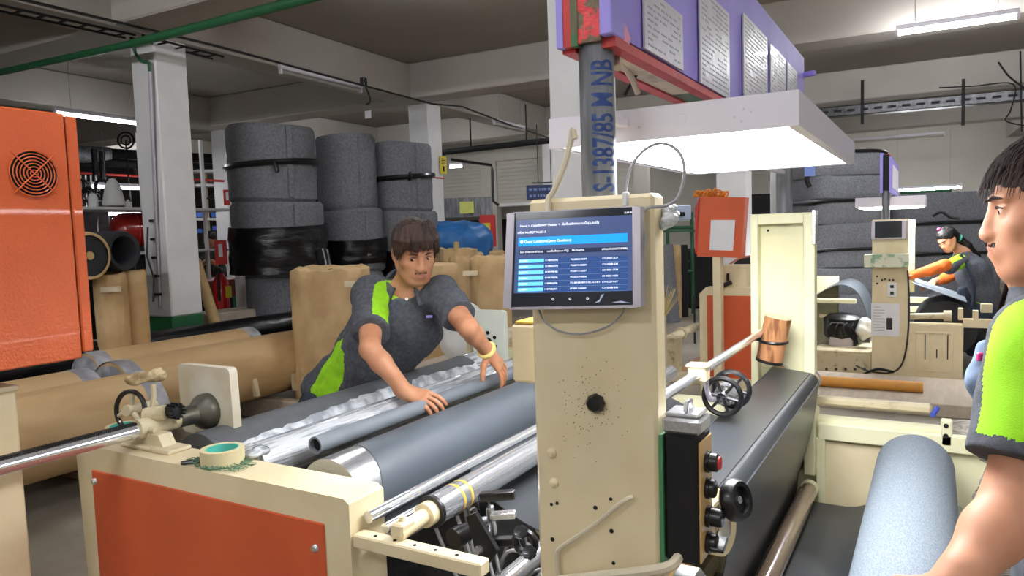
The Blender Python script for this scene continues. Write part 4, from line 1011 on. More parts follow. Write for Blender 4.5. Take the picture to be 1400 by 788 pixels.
upright(c, .38, [(0, 1.0, .40, .0, 'bottom felt roll of the right-hand stack behind the operator', 0, None),
               (1.0, 1.80, .39, .03, 'felt roll bulging over the middle of the right-hand stack', 0, (1.05, 1.35)),
               (1.80, 2.62, .36, .0, 'top felt roll of the right-hand stack with a knotted black strap', 2.22, None)], '', None, 8)
# black film tubes leaning between the stacks
b = MB().path([dep(440, 345, 7.0), dep(468, 470, 6.6)], [.07, .05], 12); b.build('black_sleeve', M['blackf'], label='black plastic sleeve slanting down between the felt stacks', cat='sleeve')
# ------------------------------------------------------------------ kraft uprights
def kraft_up(px0, px1, pyt, D, z0, label, crumple=.0, m_='kraft', tape=None, squash=1, seed=1):
    a = dep(px0, pyt, D); b_ = dep(px1, pyt, D); r = (a-b_).length/2; c = (a+b_)/2; zt = c.z
    fwd = Vector((cF.x, cF.y, 0)).normalized(); c = c+fwd*r*.9
    n = 56; random.seed(seed); b = MB(); prof = [(r*.98, 0), (r, .05)]
    h = zt-z0
    for i in range(1, 14): prof.append((r, h*i/14))
    prof += [(r*.99, h-.01), (r*.82, h+.005), (r*.55, h-.02), (.02, h-.03)]
    b.lathe(prof, (c.x, c.y, z0), (0, 0, 1), n); nv = []
    for q in b.v:
        ang = math.atan2(q.y-c.y, q.x-c.x); t_ = (q.z-z0)/h; k = 1+crumple*(.018*math.sin(9*ang+q.z*8+seed)+.012*math.sin(17*ang-q.z*13)+.02*noise.noise(Vector((q.x*4, q.y*4, q.z*5+seed))))
        dz = crumple*(.045*noise.noise(Vector((q.x*7, q.y*7, seed))))*(t_ > .93)
        nv.append(Vector((c.x+(q.x-c.x)*k, c.y+(q.y-c.y)*k, q.z+dz)))
    b.v = nv; o = b.build('kraft_wrapped_roll', M[m_], smooth=60, label=label, cat='roll')
    if tape:
        q = dep(tape[0], tape[1], D); q = q-(fwd*.005)
        MB().obox(q, (Vector((cR.x, cR.y, 0)), fwd, (0, 0, 1)), (.07, .02, .022), .003).build('tape_strip', mat('pale_tape', (222, 208, 176), .35), o)
    return o
kraft_up(383, 495, 368, 5.9, 0, 'large upright kraft-wrapped roll left of the operator', 1, 'kraftc', (483, 388), seed=3)
kraft_up(569, 624, 362, 5.6, 0, 'smooth upright kraft roll just right of the operator', .1, 'kraft', seed=4)
kraft_up(612, 642, 352, 7.4, 0, 'upright kraft roll behind, between the smooth roll and the crumpled one', 1, 'kraftc', seed=5)
kraft_up(640, 697, 352, 6.8, 0, 'crumpled upright kraft roll left of the tablet', 1.2, 'kraftc', (643, 374), seed=6)
kraft_up(598, 652, 340, 8.0, 0, 'furthest upright kraft roll with folded open top, below the blue tarpaulin', 1.2, 'kraftc', seed=9)
MB().tube(dep(624, 345, 8.0), dep(624, 331, 8.0), .03, n=12).build('core_stub', M['tube'], label='small cardboard core standing on the furthest kraft roll', cat='tube')
s_ = SDF(dep(635, 450, 5.0)-Vector((.3, .3, .3)), dep(635, 450, 5.0)+Vector((.3, .3, .3)), .014)
q = dep(633, 455, 5.0); s_.ell(q, np.eye(3), (.17, .17, .22)).wrinkle(.008, 26)
sdf_obj('white_bundle', s_, M['wraw'], label='white plastic-wrapped bundle behind the far guide plate', cat='bundle')
MB().box(q.x-.3, q.x+.3, q.y-.3, q.y+.3, 0, q.z-.2, .01).build('pallet_box', M['woodf'], label='low wooden crate under the white plastic bundle', cat='crate')
# black block put in as the shadow of the gap beside the operator
q = dep(530, 400, 7.6); MB().box(q.x-.45, q.x+.45, q.y-.35, q.y+.35, 0, q.z+.03, .01).build('gap_shade_block', M['blackf'], label='black block standing in for the shadowed gap between the kraft roll and the operator', cat='shade block')
# ------------------------------------------------------------------ far left: hollow rubber roll on kraft rolls
hx = dep(170, 343, 5.6); hd = Vector((-.45, 1, 0)).normalized()
hp = (hx-O); fw2 = Vector((hp.x, hp.y, 0)).normalized(); sd = Vector((-fw2.y, fw2.x, 0)); ax_ = (fw2*.75+sd*.66).normalized()
b = MB().lathe([(.115, .0), (.145, -.005), (.155, .02), (.155, 1.5), (.10, 1.5), (.11, .01), (.115, 0)], hx, ax_, 40)
b.build('hollow_black_roll', M['feltd'], label='hollow dark grey roll lying open end towards us at far left', cat='roll')
b = MB().lathe([(.02, .0), (.15, 0), (.17, .03), (.17, .9), (0, .9)], dep(122, 350, 5.3), ax_, 32)
o = b.build('dark_roll', M['feltd'], label='dark roll wrapped in kraft beside the orange box edge', cat='roll')
MB().lathe([(.15, -.012), (.172, -.01), (.178, .03), (.178, .9)], dep(122, 350, 5.3), ax_, 32).build('kraft_wrap', M['kraftc'], o)
MB().lathe([(.0, -.014), (.03, -.014), (.03, 0)], dep(122, 350, 5.3), ax_, 16).build('core', M['tube'], o)
kraft_up(118, 160, 374, 5.5, 0, 'crumpled upright kraft roll under the dark rolls, next to the orange box', 1.2, 'kraftc', (152, 396), seed=12)
kraft_up(156, 190, 372, 5.7, 0, 'smooth upright kraft roll against the near white column', .4, 'kraft', seed=13)
kraft_up(186, 204, 370, 6.6, 0, 'narrow brown roll seen in the gap left of the near column', .2, 'orwood', seed=14)
q = dep(105, 420, 5.9)
# red drum and yarn machine behind
a = dep(152, 308, 8.5); b_ = a+Vector((1, -.3, 0)).normalized()*.9
o = MB().lathe([(.0, 0), (.12, .01), (.19, .08), (.2, .12), (.2, .85), (0, .9)], a-Vector((0, 0, .06)), (1, -.25, 0), 30).build('red_drum', mat('glossy_red', (176, 34, 30), .2, coat=.5), label='glossy red machine drum behind the hollow roll', cat='drum')
for i in range(3): MB().ring(a-Vector((0, 0, .06))+Vector((1, -.25, 0)).normalized()*(.25+.25*i), (1, -.25, 0), .2, .006, 30, 5).build('hoop', M['redp'], o)
MB().box(a.x, a.x+.8, a.y-.4, a.y+.1, 0, a.z-.26, .01).build('drum_base', M['darkst'], o)
o = MB().lathe([(.0, .0), (.11, .0), (.115, .02), (.075, .22), (.03, .29), (0, .295)], dep(156, 281, 8.0), (0, 0, 1), 28).build('white_cone', M['wraw'], label='white cone of yarn standing on the far left shelf', cat='cone')
o = MB().lathe([(.0, .0), (.05, .0), (.05, .12), (.03, .16), (0, .16)], dep(128, 285, 8.0), (0, 0, 1), 16).build('white_jar', M['wraw'], label='small white jar beside the yarn cone', cat='jar')
t = thing('storage_shelf', dep(170, 420, 8.2), 'white steel shelf with bottles and lamps behind the near column at left', 'shelf')
for dz in (0, -.5):
    q = dep(160, 284, 8.1); MB().box(q.x-.5, q.x+1.4, q.y-.15, q.y+.4, q.z-.03+dz, q.z+dz, .004).build('shelf_board', M['colw'], t)
for x in (-.45, .5, 1.35):
    q = dep(160, 284, 8.1); MB().box(q.x+x, q.x+x+.04, q.y+.3, q.y+.34, 0, q.z+.9, .003).build('upright', M['colw'], t)
random.seed(21)
q0 = dep(160, 284, 8.1)
for i in range(4):
    x = q0.x-.4+i*.33; hh = random.uniform(.06, .13); MB().lathe([(.0, 0), (.04, 0), (.04, hh*.7), (.015, hh*.85), (.015, hh), (0, hh)], (x, q0.y+.2, q0.z), (0, 0, 1), 12).build('shelf_bottle', [M['bluegrey'], M['darkst'], M['wraw'], M['teal']][i % 4], label='%s bottle beside the yarn cone on the far left shelf' % ['pale blue', 'dark grey', 'white', 'teal'][i % 4], cat='bottle', group='bottles on the far left shelf')
# ducts and red pipe high on the left
b = MB().tube(dep(60, 208, 11), dep(152, 213, 11.5), .13, n=16); b.build('silver_duct', M['galv'], label='silver duct under the roof at far left', cat='duct')
MB().tube(dep(60, 205, 12.2), dep(330, 219, 12.6), .08, n=12).build('black_duct', M['blackm'], label='black pipe high across the far left bay', cat='pipe')
MB().tube(dep(60, 218, 11.2), dep(330, 232, 12.0), .07, n=12).build('black_duct', M['blackm'], label='thick dark pipe below the black one, far left bay', cat='pipe')
MB().tube(dep(100, 236, 11), dep(310, 248, 11.5), .018, n=8).build('red_pipe', M['redp'], label='thin red pipe running across the far left bay', cat='pipe')
q = dep(172, 192, 11); o = MB().ring(q, (1, .6, 0), .12, .014, 24, 6).build('hose_reel', M['blackm'], label='black hose reel hanging under the roof at far left', cat='reel')
MB().ring(q, (1, .6, 0), .07, .012, 20, 6).build('inner_coil', M['blackm'], o)
MB().path(spline([q, q+Vector((0, 0, -.4)), q+Vector((.02, 0, -1.1)), q+Vector((.05, 0, -1.5))]), .01, 6).build('hose', M['blackm'], o)
for px, D in ((128, 10.5), (138, 10.8)):
    MB().box(dep(px, 200, D).x-.03, dep(px, 200, D).x+.03, dep(px, 200, D).y-.03, dep(px, 200, D).y+.03, 1.9, 2.9).build('steel_hanger', M['darkst'], label='dark steel hanger %s in the far left bay' % ('nearer the orange box' if px == 128 else 'further from the orange box'), cat='hanger')
# generic dark machine mass in the left bay
t = thing('yarn_machine', dep(120, 330, 9), 'dark machine with reels behind the orange box, far left', 'machine')
q = dep(122, 300, 9.2)
MB().box(q.x-.4, q.x+.15, q.y-.2, q.y+.4, 0, q.z+.1, .02).build('machine_body', M['darkst'], t)
for i in range(5): MB().ring(dep(112+9*i, 255+11*(i % 3), 9), (1, .5, 0), .08, .02, 18, 6).build('reel', M['black'], t)
for i in range(4): MB().tube(dep(110+7*i, 240, 9.1), dep(113+7*i, 320, 9.1), .012, n=6).build('rod', M['steel'], t)
# ------------------------------------------------------------------ between the near column and felt: shelf, person's bench, extinguisher
t = thing('far_bench', dep(285, 430, 11), 'lit workbench shelving behind the near column, by the seated worker', 'bench')
q = dep(286, 300, 12)
for dz, m_ in ((-.0, 'colw'), (.55, 'colw'), (.78, 'colw')):
    a = dep(255, 300, 12); b_ = dep(312, 300, 12); MB().obox((a+b_)/2+Vector((0, 0, dz)), ((b_-a), Vector((cF.x, cF.y, 0)), (0, 0, 1)), ((b_-a).length/2+.1, .18, .02), .004).build('shelf_board', M[m_], t)
a = dep(255, 300, 12.1); b_ = dep(312, 300, 12.1)
for px in (266, 284, 306): c_ = dep(px, 300, 12.1); MB().box(c_.x-.02, c_.x+.02, c_.y-.02, c_.y+.02, 0, 2.7).build('upright', M['cream'], t)
for px, py in ((272, 294), (300, 294), (268, 316), (302, 312)):
    c_ = dep(px, py, 12); MB().obox(c_, ((b_-a), Vector((cF.x, cF.y, 0)), (0, 0, 1)), (.12, .05, .035)).build('blue_tray', mat('blue_tray', (60, 110, 200), .4), t)
q = dep(295, 272, 12); MB().lathe([(0, .09), (.1, .06), (.15, 0), (0, 0)], q, (0, 0, 1), 16).build('dark_bundle', M['blackm'], t)
q = dep(288, 395, 9.5); t = thing('red_cart', Vector((q.x, q.y, 0)), 'dark red machine cart below the far seated worker', 'cart')
MB().box(q.x-.3, q.x+.28, q.y-.2, q.y+.25, q.z-.12, q.z+.14, .03).build('cart_top', mat('dark_red', (110, 36, 30), .4), t)
MB().box(q.x-.22, q.x+.24, q.y-.15, q.y+.2, .1, q.z-.12, .02).build('cart_body', M['blackm'], t)
for dx in (-.2, .2): MB().tube((q.x+dx, q.y-.2, .08), (q.x+dx, q.y-.14, .08), .08, n=16).build('wheel', M['blackm'], t)
q = dep(303, 405, 8.8); t = thing('fire_extinguisher', Vector((q.x, q.y, q.z-.3)), 'red fire extinguisher with a yellow tag beside the leaning cardboard tube', 'extinguisher')
MB().lathe([(0, -.28), (.085, -.28), (.09, -.25), (.09, .18), (.05, .25), (.03, .28), (0, .28)], q, (0, 0, 1), 20).build('cylinder', mat('glossy_red2', (190, 30, 30), .25, coat=.4), t)
MB().path([q+Vector((0, 0, .28)), q+Vector((-.05, -.05, .33)), q+Vector((-.1, -.08, .2)), q+Vector((-.1, -.08, -.05))], .014, 6).build('hose', M['blackm'], t)
MB().box(q.x-.02, q.x+.06, q.y-.11, q.y-.1, q.z-.02, q.z+.12).build('yellow_tag', M['yel'], t)
q2 = dep(298, 420, 8.7); MB().box(q2.x-.25, q2.x+.3, q2.y-.2, q2.y+.35, 0, q.z-.28, .01).build('striped_stand', M['wraw'], label='low stand with red and white stripes under the extinguisher', cat='stand')
o = MB()
for px, py, m_, lb, hw_ in ((311, 270, 'redsign', 'small red and white sign high on the thin far column', .07), (302, 345, 'redsign', 'red and white arrow sign beside the far worker', .10)):
    c_ = dep(px, py, 9.9 if py < 300 else 9.0); t = thing('red_sign', c_, lb, 'sign')
    sdv = Vector((cR.x, cR.y, 0)).normalized(); fdv = Vector((cF.x, cF.y, 0)).normalized()
    MB().obox(c_, (sdv, fdv, (0, 0, 1)), (hw_*.75, .005, hw_*1.5)).build('plate', M[m_], t)
    MB().prism([(0, 0)]*0+[(-.02, -.05), (.02, -.05), (.02, .0), (.045, .0), (0, .06), (-.045, .0), (-.02, 0)], 1, -.001, .001)
    b = MB(); b.obox(c_-fdv*.007+Vector((0, 0, .02)), (sdv, fdv, (0, 0, 1)), (hw_*.25, .001, hw_*.8)); b.build('white_symbol', M['paper'], t)
MB().tube(dep(268, 358, 7.4), dep(296, 448, 6.9), .052, n=20).build('cardboard_tube', M['tube'], label='cardboard tube leaning right of the near white column', cat='tube')
MB().obox(dep(312, 436, 7.6), ((1, -.2, 0), (.2, 1, 0), (0, 0, 1)), (.3, .2, .09), .01).build('wooden_box', M['woodf'], label='small pale wooden box on the floor right of the leaning tube', cat='box')
q = dep(312, 436, 7.6); MB().box(q.x-.3, q.x+.3, q.y-.2, q.y+.2, 0, q.z-.1, .01).build('box_stand', M['darkst'], label='dark stand under the pale wooden box', cat='stand')
q = dep(326, 330, 9.4); MB().box(q.x-.02, q.x+.14, q.y-.1, q.y+.1, 0, 2.6, .01).build('notice_board', M['wraw'], label='narrow white notice panel between far column and felt stack', cat='panel')
# ------------------------------------------------------------------ middle: tarp, fire box, blue sign
q = dep(628, 325, 9.2)
s_ = SDF(q-Vector((.6, .6, .5)), q+Vector((.6, .6, .5)), .018); A_ = [Vector((cR.x, cR.y, 0)).normalized(), Vector((cF.x, cF.y, 0)).normalized(), Vector((0, 0, 1))]
s_.ell(q+Vector((0, 0, -.05)), A_, (.42, .35, .25), .1).ell(q+A_[0]*.22+Vector((0, 0, -.12)), A_, (.17, .3, .27), .1).ell(q-A_[0]*.3+Vector((0, 0, .0)), A_, (.2, .3, .2), .1).wrinkle(.014, 16)
sdf_obj('tarpaulin_bundle', s_, M['tarp'], label='blue tarpaulin draped over a bale right of the second column', cat='tarpaulin')
MB().box(q.x-.45, q.x+.45, q.y-.4, q.y+.4, 0, q.z-.18, .02).build('bale', M['kraftc'], label='bale standing under the blue tarpaulin', cat='bale')
q = dep(667, 316, 11); t = thing('fire_hose_box', Vector((q.x, q.y, q.z-.3)), 'orange-red fire box on the pier behind the blue tarpaulin', 'box')
MB().obox(q, (A_[0], A_[1], A_[2]), (.12, .08, .24), .01).build('cabinet', M['redsign'], t); MB().obox(q-A_[1]*.085-A_[0]*.03, (A_[0], A_[1], A_[2]), (.07, .003, .12)).build('label_plate', M['yel'], t)
q = dep(638, 284, 12.5); MB().obox(q, (A_[0], A_[1], A_[2]), (.055*8, .02, .17), .01).build('fabric_notice', M['galv'], label='grey sheet hanging under the left shutter', cat='sheet')
q = dep(638, 284, 12.4); MB().obox(q, (A_[0], A_[1], A_[2]), (.12, .004, .10)).build('yellow_notice', mat('pale_yellow_note', (214, 220, 120), .6), label='small yellow-green note on the grey sheet under the shutter', cat='notice')
q = dep(742, 263, 8.5); t = thing('hanging_sign', q, 'dark blue hanging sign partly behind the signboard column', 'sign')
MB().obox(q+A_[0]*.05, (A_[0], A_[1], A_[2]), (.24, .012, .085), .004).build('plate', M['navy'], t)
MB().obox(q+A_[0]*.05+Vector((0, 0, .11)), (A_[0], A_[1], A_[2]), (.17, .01, .008)).build('hanging_bar', M['darkst'], t)
for dx in (-.05, .1): MB().tube(q+A_[0]*dx+Vector((0, 0, .1)), q+A_[0]*dx+Vector((0, 0, .78)), .005, n=6).build('hanger_wire', M['darkst'], t)
b = MB(); random.seed(2)
for rr2 in range(2):
    x = -.16
    while x < .22:
        l = random.uniform(.015, .04); b.obox(q+A_[0]*(x+.02)+Vector((0, 0, .035-.075*rr2))-A_[1]*.014, (A_[0], A_[1], A_[2]), (l/2, .001, .014)); x += l+.014
b.build('lettering', M['signlet'], t, kind='stuff')
# conduit hoop on the shutter pier
MB().path([dep(616, 218, 12.6), dep(672, 226, 12.6), dep(673, 235, 12.6), dep(674, 275, 12.6), dep(682, 281, 12.6)], .025, 8).build('conduit', M['darkst'], label='grey conduit bent over the pier between the shutters', cat='pipe')
# clutter behind, near far middle doorway
for px, py, w_, h_, m_, lb in ((690, 305, .35, .9, 'blackm', 'dark machine in the doorway below the right shutter'), (725, 305, .3, .8, 'darkst', 'grey machine beside the dark one below the right shutter'), (640, 296, .3, .7, 'blackm', 'dark crate below the left shutter')):
    q = dep(px, py, 16.2); MB().obox((q.x, q.y, .9), (A_[0], A_[1], A_[2]), (w_*.8, .3, .9), .03).build('dark_machine', M[m_], label=lb, cat='machine')
# ------------------------------------------------------------------ second machine, far right
def fb(px0, py0, px1, py1, X, d, name, m_, par=None, bev=.004, **kw):
    ym = (py0+py1)/2; xm = (px0+px1)/2
    ya = at(px0, ym, 'X', X).y; yb = at(px1, ym, 'X', X).y; za = at(xm, py0, 'X', X).z; zb_ = at(xm, py1, 'X', X).z
    return MB().box(X, X+d, min(ya, yb), max(ya, yb), min(za, zb_), max(za, zb_), bev).build(name, M[m_] if isinstance(m_, str) else m_, par, **kw)
XM = 7.7
m2 = thing('slitting_machine', Vector((XM+.5, .1, 0)), 'cream slitting machine far right where the woman works', 'machine')
po = fb(1192, 300, 1241, 514, XM, .10, 'near_post', 'cream', m2)
fb(1241, 301, 1251, 400, XM+.5, .06, 'rear_post', 'creamy', m2)
fb(1181, 348, 1242, 366, XM-.16, .16, 'ledge', mat('chipped_ledge', (214, 214, 190), .5, col2=(140, 170, 140), scale=14, lo=.5, hi=.6), m2)
fb(1213, 387, 1226, 406, XM-.012, .012, 'socket_plate', 'wraw', m2, .001)
for py in (392, 401): fb(1217, py-2, 1222, py+2, XM-.014, .002, 'socket', 'darkst', m2, 0)
pa = fb(1191, 415, 1230, 460, XM-.008, .007, 'pinned_sheet', 'paper', m2, 0)
fb(1212, 435, 1220, 451, XM-.010, .002, 'printed_photo', 'darkst', pa, 0)
b = MB()
for i in range(9):
    q = at(1194, 420+i*4, 'X', XM-.010); b.box(q.x, q.x+.001, q.y-.12*(.8 if i % 3 else .5), q.y, q.z-.003, q.z+.003)
b.build('printed_lines', M['ink'], pa, kind='stuff')
for px, py in ((1199, 378), (1199, 388), (1206, 383), (1210, 382), (1216, 383), (1221, 383)): MB().disc(at(px, py, 'X', XM-.001), (1, 0, 0), .010, 8, .003).build('screw_hole', M['darkst'], m2)
tp = at(1211, 300, 'X', XM+.05)
tb2 = MB().tube(tp, tp+Vector((0, 0, .38)), .034, n=20).build('steel_tube', M['galv'], m2)
cabf = MB(); 
ya = at(1232, 480, 'X', XM).y; yb = at(1317, 480, 'X', XM).y; zt = at(1275, 443, 'X', XM).z; zb_ = .0
cf = MB().box(XM, XM+.12, yb, ya, zb_, zt, .008).build('side_cabinet', M['cream'], m2)
fb(1252, 454, 1303, 509, XM-.006, .006, 'cabinet_door', 'cream', cf, .003)
fb(1251, 456, 1300, 457.5, XM-.012, .01, 'door_rail', 'creamd', cf, 0)
for px in (1264, 1280, 1295): fb(px, 458 if px != 1280 else 478, px+1.5, 492 if px != 1280 else 490, XM-.010, .004, 'slot', 'darkst', cf, 0)
fb(1317, 437, 1357, 449, XM, .08, 'side_arm', 'cream', m2); fb(1330, 425, 1338, 438, XM, .08, 'arm_lug', 'cream', m2); fb(1310, 422, 1317, 438, XM, .08, 'arm_lug', 'cream', m2); fb(1341, 416, 1357, 428, XM, .08, 'bearing_block', 'creamd', m2)
MB().tube(at(1236, 433, 'X', XM+.03), at(1296, 432, 'X', XM+.03), .03, n=14).build('shaft', M['creamd'], m2)
MB().tube(at(1290, 432, 'X', XM+.03), at(1301, 432, 'X', XM+.03), .05, n=14).build('hub', M['creamd'], m2)
for py in (407, 420): fb(1243, py, 1300, py+8, XM+1.2, .06, 'cross_rail', 'creamy', m2)
MB().tube(at(1292, 450, 'X', 8.1), at(1292, 450, 'X', 8.1)+Vector((1.4, 0, 0)), .27, n=36).build('black_winding_roll', M['feltd'], m2)
# sheet she handles
A1 = at(1247, 388, 'X', 8.0); B1 = at(1322, 414, 'X', 8.0); dx = Vector((.75, 0, 0)); dz = Vector((0, 0, .008))
MB().add([A1, B1, B1+dx, A1+dx, A1+dz, B1+dz, B1+dx+dz, A1+dx+dz], [(0, 1, 2, 3), (7, 6, 5, 4), (0, 4, 5, 1), (1, 5, 6, 2), (2, 6, 7, 3), (3, 7, 4, 0)]).build('fabric_sheet', M['feltback'], label='pale grey sheet the woman pulls over the dark winding roll', cat='fabric')
# left bay of that machine: base, motor box, arch of cloth
bs = MB().box(7.75, 9.0, at(1192, 500, 'X', 7.75).y, at(1112, 500, 'X', 7.75).y, 0, .24, .01).build('machine_bed', M['creamd'], m2)
for i in range(5): MB().disc(at(1130+i*13, 505, 'X', 7.748), (1, 0, 0), .014, 8, .006).build('bolt', M['darkst'], m2)
mo = thing('motor', at(1152, 485, 'X', 8.1), 'grey motor box with black coil and cables on the far machine bed', 'motor')
fb(1133, 459, 1170, 487, 8.05, .25, 'gearbox', 'darkst', mo, .02); fb(1134, 461, 1166, 484, 8.03, .03, 'front_plate', 'alu', mo, .01)
MB().lathe([(0, 0), (.17, 0), (.19, .03), (.19, .2), (.14, .24), (0, .26)], at(1153, 461, 'X', 8.2), (0, 0, 1), 20).build('coil_body', M['black'], mo)
fb(1142, 431, 1165, 440, 8.1, .16, 'motor_cap', 'black', mo, .03)
for i in range(4): MB().path(spline([at(1136+i*9, 460, 'X', 8.0), at(1132+i*10, 450, 'X', 7.95), at(1140+i*9, 442, 'X', 8.0), at(1165-i*3, 450, 'X', 7.98), at(1172, 470, 'X', 8.0)], 4), .012, 5).build('cable', M['blackm'], mo)
fb(1116, 378, 1146, 470, 9.1, .1, 'rear_upright', 'creamy', m2); fb(1108, 409, 1170, 415, 8.2, .06, 'cross_rail', 'creamy', m2); fb(1120, 430, 1152, 435, 8.6, .06, 'cross_rail', 'cream', m2)
MB().tube(at(1122, 432, 'X', 8.7)+Vector((0, .3, 0)), at(1122, 432, 'X', 8.7)+Vector((1, .3, 0)), .2, n=24).build('green_roll', M['green'], m2)
pf = [at(px, py, 'X', 8.4) for px, py in ((1096, 420), (1110, 408), (1130, 395), (1152, 388), (1172, 397), (1184, 420), (1190, 450), (1190, 470))]
sm = [(q.y, q.z) for q in spline(pf, 4)]
MB().sheet(sm, 8.3, 9.2, .006, 1).build('fabric_arch', M['leather'], label='grey cloth arching over the left bay of the far machine', cat='fabric')
s_ = SDF(at(1185, 450, 'X', 8.0)-Vector((.2, .2, .2)), at(1185, 450, 'X', 8.0)+Vector((.2, .2, .2)), .012); s_.ell(at(1182, 450, 'X', 8.0), np.eye(3), (.09, .08, .11)).wrinkle(.016, 30)
sdf_obj('crumpled_bag', s_, M['wraw'], label='crumpled white bag beside the motor of the far machine', cat='bag')
MB().path(spline([at(1241, 370, 'X', 7.66), at(1243, 420, 'X', 7.66), at(1240, 470, 'X', 7.66), at(1232, 500, 'X', 7.66), at(1216, 510, 'X', 7.66), at(1190, 508, 'X', 7.66), at(1170, 500, 'X', 7.66)], 5), .008, 6).build('cable', M['darkst'], m2)
MB().path(spline([at(1180, 512, 'X', 7.6), at(1200, 505, 'X', 7.6), at(1222, 509, 'X', 7.62)], 5), .012, 6).build('cable', M['blackm'], m2)
# its lamp, tablet, sign
l2 = thing('light_box', at(1217, 283, 'X', 7.9), 'small white light box of the far machine above its tablet', 'lamp')
zl = at(1217, 284, 'X', 7.9).z; zh = at(1217, 269, 'X', 7.9).z; ya = at(1169, 276, 'X', 7.9).y; yb = at(1266, 276, 'X', 7.9).y
MB().box(7.9, 9.0, yb, ya, zl+.01, zh, .004).build('housing', M['lamph'], l2); MB().box(7.93, 8.97, yb+.03, ya-.03, zl, zl+.008).build('diffuser', M['panelon'], l2)
MB().box(7.76, 7.91, tp.y-.03, tp.y+.03, zh-.05, zh-.02).build('mounting_arm', M['lamph'], l2)
t2 = thing('tablet', at(1213, 325, 'X', 7.65), 'dark switched-off tablet on the far machine post', 'tablet')
fb(1191, 302, 1240, 327, 7.66, .04, 'shell', 'alu', t2); fb(1196, 303, 1233, 325, 7.652, .01, 'screen', 'scrn0', t2, .001)
s2 = thing('signboard', at(1220, 263, 'X', 7.8), 'small purple-edged signboard above the far machine', 'sign')
Ysg = at(1219, 235, 'X', 7.7).y; z0 = at(1219, 263, 'X', 7.7).z; z1 = at(1219, 214, 'X', 7.7).z
MB().box(7.7, 9.3, Ysg, Ysg+.02, z0, z1).build('board', M['purple'], s2)
MB().box(7.9, 9.1, Ysg-.003, Ysg, z0+.05, z1-.06).build('paper_sheet', M['paper'], s2)
MB().box(7.7, 7.74, Ysg+.02, at(1207, 235, 'X', 7.7).y, z0+.02, z1+.02).build('dark_end', M['blackm'], s2)
MB().box(7.7, 9.3, at(1207, 235, 'X', 7.7).y, at(1203, 235, 'X', 7.7).y, z0, z1+.04).build('back_board', M['purple'], s2)
MB().box(7.75, 9.3, Ysg+.02, Ysg+.05, z1-.01, z1+.03).build('red_rail', M['redp'], s2)
# felt stacks behind, flattened rolls piled up
def pile(px0, px1, D, ys, labels, seed, straps=(), d=.55):
    random.seed(seed); fwd = Vector((cF.x, cF.y, 0)).normalized(); sd = Vector((cR.x, cR.y, 0)).normalized()
    for i in range(len(ys)-1):
        ja = random.uniform(-.05, .05); a = dep(px0, ys[i], D)+sd*ja; b_ = dep(px1, ys[i], D)+sd*ja; zt = a.z*.5+b_.z*.5; zb_ = max(0, dep((px0+px1)/2, ys[i+1], D).z) if i < len(ys)-2 else 0
        c = (a+b_)/2+fwd*d; w_ = (b_-a).length/2; h = (zt-zb_)
        # stadium ring lofted with bulging profile
        b = MB(); n = 48; prof = [(.97, 0), (.995, .06), (1, .35), (1.0, .65), (.995, .94), (.97, 1)]; P = []; Fc = []
        for k, t_ in prof:
            for j in range(n):
                a_ = 2*math.pi*j/n; ce, se = math.cos(a_), math.sin(a_)
                ex = math.copysign(abs(ce)**.38, ce)*w_*k; ey = math.copysign(abs(se)**.5, se)*d*k
                P.append(Vector((c.x, c.y, 0))+sd*ex+fwd*ey+Vector((0, 0, zb_+h*t_+.012*math.sin(3*a_+i*1.7))))
        for r_ in range(len(prof)-1):
            for j in range(n): Fc.append((r_*n+j, r_*n+(j+1) % n, (r_+1)*n+(j+1) % n, (r_+1)*n+j))
        Fc.append(tuple(range(n))); Fc.append(tuple((len(prof)-1)*n+j for j in range(n)))
        b.add(P, Fc); o = b.build('felt_bale', M['felt'], label=labels[i], cat='felt roll')
        if i in straps:
            b = MB(); pts = [Vector((c.x, c.y, 0))+sd*math.copysign(abs(math.cos(q))**.38, math.cos(q))*w_*1.012+fwd*math.copysign(abs(math.sin(q))**.5, math.sin(q))*d*1.012+Vector((0, 0, zt-.03+.015*math.sin(q*3))) for q in [j*2*math.pi/40 for j in range(40)]]
            b.path(pts, .022, 6, closed=True); b.build('strap', M['black'], o)
L1 = ['%s felt bale of the left-hand pile behind the far machine' % s for s in ('topmost', 'second from the top', 'third from the top, wider', 'fourth from the top', 'fifth from the top', 'sixth from the top', 'lowest')]
pile(1112, 1226, 9.6, (205, 240, 272, 306, 339, 367, 402, 500), L1, 3, (0, 2, 4))
L2 = ['%s felt bale of the right-hand pile behind the woman' % s for s in ('topmost', 'second', 'middle', 'fourth from the top', 'bottom')]
pile(1236, 1385, 10.2, (263, 303, 345, 372, 402, 500), L2, 4, (1, 2))
q = dep(1275, 296, 9.5); o = MB().path(spline([q+Vector((0, 0, 0)), q+Vector((.0, -.1, .05)), q+Vector((.0, -.2, -.02)), q+Vector((0, -.3, -.04))], 4), .02, 6).build('strap_knot', M['black'], label='black knotted strap ends on the pile behind the woman', cat='strap')
# dark edge things left of the pile
MB().path(spline([dep(1108, 232, 9), dep(1103, 245, 9), dep(1107, 256, 9)], 5), .03, 8).build('black_hose', M['blackm'], label='short black hose between column and the left-hand felt pile', cat='hose')
q = dep(1107, 232, 8.95); MB().box(q.x, q.x+.02, q.y-.06, q.y+.06, q.z-.08, q.z+.06).build('blue_label', mat('blue_print', (110, 130, 190), .5), label='small blue and white label beside the light box corner', cat='label')
# green steel frame with a lamp, top of the pile
for py in (262, 268): MB().tube(dep(1232, py+2, 13), dep(1300, py-1, 13), .03, n=8).build('green_rail', M['dkgreen'], label='dark green rail %s the far lamp' % ('above' if py == 262 else 'below'), cat='rail')
